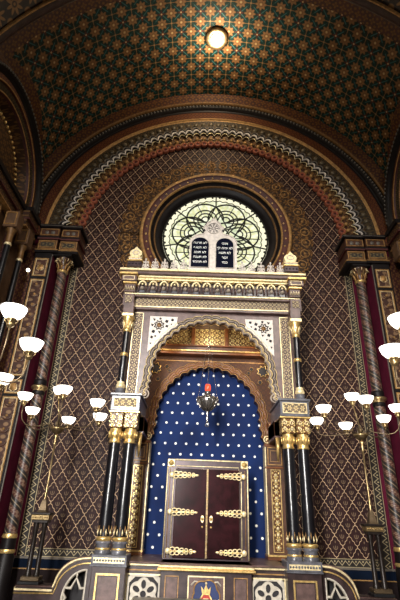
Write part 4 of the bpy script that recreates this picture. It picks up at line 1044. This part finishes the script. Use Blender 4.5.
# candelabra --------------------------------------------------------------
ZP = .62
def candelabrum(cx, cy, bowls, label, top=3.30):
    t = thing('candelabrum', label, 'candelabrum', (cx, cy, ZP))
    # plinth, twin columns, cap
    b = MB(); b.box(cx-.19, cx+.19, cy-.16, cy+.16, ZP, ZP+.05, 'black_lacquer', .008); b.box(cx-.165, cx+.165, cy-.13, cy+.13, ZP+.05, ZP+.12, 'pole_bronze', .01); b.build('plinth', t)
    for e in (-1, 1):
        MB().lathe((cx+e*.078, cy, 0), [(.06, ZP+.12), (.06, ZP+.15), (.046, ZP+.19), (.042, 1.48), (.055, 1.53), (.055, 1.60)], 'iron_black', 12).build('leg', t)
    b = MB(); b.box(cx-.15, cx+.15, cy-.10, cy+.10, 1.60, 1.65, 'iron_black', .006); b.box(cx-.17, cx+.17, cy-.12, cy+.12, 1.65, 1.74, 'brass', .01); b.box(cx-.19, cx+.19, cy-.14, cy+.14, 1.74, 1.78, 'iron_black', .008)
    for k in range(7): b.ball((cx-.135+.045*k, cy-.125, 1.695), .017, 'brass', 6)
    b.lathe((cx, cy, 0), [(.13, 1.78), (.10, 1.82), (.055, 1.98), (.035, 2.02)], 'pole_bronze', 4, a0=pi/4, smooth=False); b.build('cap', t)
    b = MB(); b.lathe((cx, cy, 0), [(.03, 2.0), (.022, 2.04), (.032, 2.10), (.020, 2.14), (.030, 2.20), (.018, 2.24), (.018, top-.34), (.04, top-.31), (.02, top-.28), (.05, top-.24), (.025, top-.20), (.06, top-.16), (.02, top-.12)], 'brass', 12); b.build('pole', t)
    b = MB(); b.lathe((cx, cy, 0), [(.02, top-.13), (.09, top-.09), (.14, top-.02), (.13, top+.01), (.05, top+.03), (.07, top+.10), (.03, top+.14), (.02, top+.20)], 'old_brass', 16)
    b.lathe((cx, cy, 0), [(.14, top-.03), (.155, top-.01), (.14, top+.01)], 'brass', 16); b.build('hub', t)
    for i, (dx, dy, z) in enumerate(bowls):
        bx, by = cx+dx, cy+dy; L = hypot(dx, dy)
        a = MB()
        if L > .1:
            pts = [(cx + dx*u, cy + dy*u, top + .02 + (z-.18-top)*w_) for u, w_ in ((.1, 0), (.3, .10), (.5, -.05), (.7, -.12), (.85, -.05), (.96, .2), (1, .55), (1, 1))]
            a.tube(pts, .012, 'pole_bronze', 6)
            a.tube([(cx + dx*(u) , cy + dy*u, top + .05 + .05*sin(u*9)) for u in (.15, .25, .35)], .007, 'old_brass', 5)
        else: a.tube([(cx, cy, top+.15), (bx, by, z-.17)], .013, 'brass', 6)
        a.lathe((bx, by, z), [(.012, -.19), (.045, -.16), (.05, -.14), (.03, -.12), (.055, -.09), (.062, -.07), (.05, -.06)], 'brass', 12)
        for k in range(4):
            q = pi/2*k + .4; a.tube([(bx + r*cos(q), by + r*sin(q), z+h) for r, h in ((.045, -.13), (.075, -.10), (.07, -.07))], .008, 'brass', 4)
        ao = a.build('arm', t)
        s = MB(); s.lathe((bx, by, z), [(.03, -.075), (.06, -.072), (.10, -.045), (.135, 0), (.152, .05), (.158, .075), (.150, .074), (.128, .0), (.09, -.04), (.0, -.06)], 'lamp_glass', 20)
        s.build('glass_shade', ao)
    return t
ST_Z = (3.88, 3.68)
hexl = [(.24, -.75, 3.97), (-.66, -.38, 3.90), (.85, -.38, 3.81), (-.74, .38, 3.76), (.77, .38, 3.68), (-.02, .76, 3.65), (-.08, 0, 4.13)]
hexr = [(-.09, -.75, 3.98), (-.84, -.38, 3.85), (.68, -.38, 3.92), (-.80, .38, 3.75), (.70, .38, 3.85), (-.04, .76, 3.74), (-.09, 0, 4.22)]
candelabrum(-3.17, -1.12, hexl, 'brass candelabrum with white glass bowls in front of the patterned wall, left of the ark', 3.36)
candelabrum(3.19, -1.12, hexr, 'brass candelabrum with white glass bowls in front of the patterned wall, right of the ark', 3.44)
nearl = [(.65, .02, 3.78), (.61, -.62, 3.97), (-.06, .95, 3.56), (-.62, .4, 3.70), (-.64, -.4, 3.86), (-.05, -.75, 3.92)]
nearr = [(-.69, .02, 3.83), (-.81, -.62, 3.98), (.06, .95, 3.60), (.62, .4, 3.70), (.64, -.4, 3.86), (.05, -.75, 3.92)]
for sx in (-1, 1):
    tag(MB().box(sx*3.1-.35, sx*3.1+.35, -5.4, -4.6, 0, ZP, 'dark_mauve_marble', .02).build('stone_block'), 'dark marble block carrying the nearer candelabrum on the ' + SD[sx], 'block')
candelabrum(-3.15, -5.0, nearl, 'nearer candelabrum at the left picture edge with large white glass bowls')
candelabrum(2.98, -5.1, nearr, 'nearer candelabrum at the right picture edge with large white glass bowls')

# ceiling lamp ---------------------------------------------------------------
lx, ly = -.05, -2.20; zl = Z0 + sqrt(RV*RV - lx*lx)
cl_ = thing('ceiling_lamp', 'round glowing ceiling lamp in a dark rim at the crown of the patterned vault', 'lamp', (lx, ly, zl))
b = MB(); b.lathe((lx, ly, zl), [(.32, .03), (.34, -.05), (.32, -.11), (.24, -.12), (.19, -.10), (.17, -.02)], 'old_brass', 28); b.build('rim', cl_)
b = MB(); b.lathe((lx, ly, zl), [(.175, -.10), (.16, -.16), (.10, -.205), (0, -.22)], 'ceiling_lamp_glass', 24); b.build('glass_dome', cl_)
l = bpy.data.lights.new('ceiling_lamp_bulb', 'POINT'); l.energy = 230; l.color = (1, .82, .58); l.shadow_soft_size = .2
o = bpy.data.objects.new('ceiling_lamp_bulb', l); COL.objects.link(o); o.parent = cl_; o.location = (0, 0, -.55)

gp = thing('globe_lamp', 'tiny round white lamp glowing among the dark columns at the upper left', 'lamp', (-4.76, -.72, 7.32))
MB().ball((-4.76, -.72, 7.36), .05, 'lamp_glass', 10).build('globe', gp)
MB().tube([(-4.76, -.72, 7.31), (-4.76, -.70, 7.24), (-4.80, -.62, 7.22), (-4.90, -.37, 7.22)], .012, 'brass', 5).build('arm', gp)

# dark desk edge at the bottom of the view
d = thing('reading_desk', 'black desk whose top edge shows at the very bottom before the ark', 'desk', (-.35, -2.6, 0))
MB().box(-1.15, .15, -3.0, -2.4, .60, .67, 'black_lacquer', .01).build('desk_top', d)
for x in (-1.08, .08):
    for y in (-2.95, -2.45): MB().box(x-.03, x+.03, y-.03, y+.03, 0, .60, 'black_lacquer').build('leg', d)

# groups of repeats
for o in list(COL.objects):
    if o.parent is None and 'label' in o:
        k = o.name.split('.')[0]
        g_ = {'candelabrum': 'brass candelabra with glass bowls', 'spiral_column': 'spiral columns beside the patterned wall', 'pilaster': 'panelled piers of the great arch',
              'impost_block': 'entablatures under the great arch', 'wall_column': 'black columns on the side walls', 'pedestal': 'pedestals of the ark columns',
              'curved_parapet_wing': 'curved wings of the parapet', 'stone_block': 'blocks under the nearer candelabra'}.get(k)
        if g_: o['group'] = g_
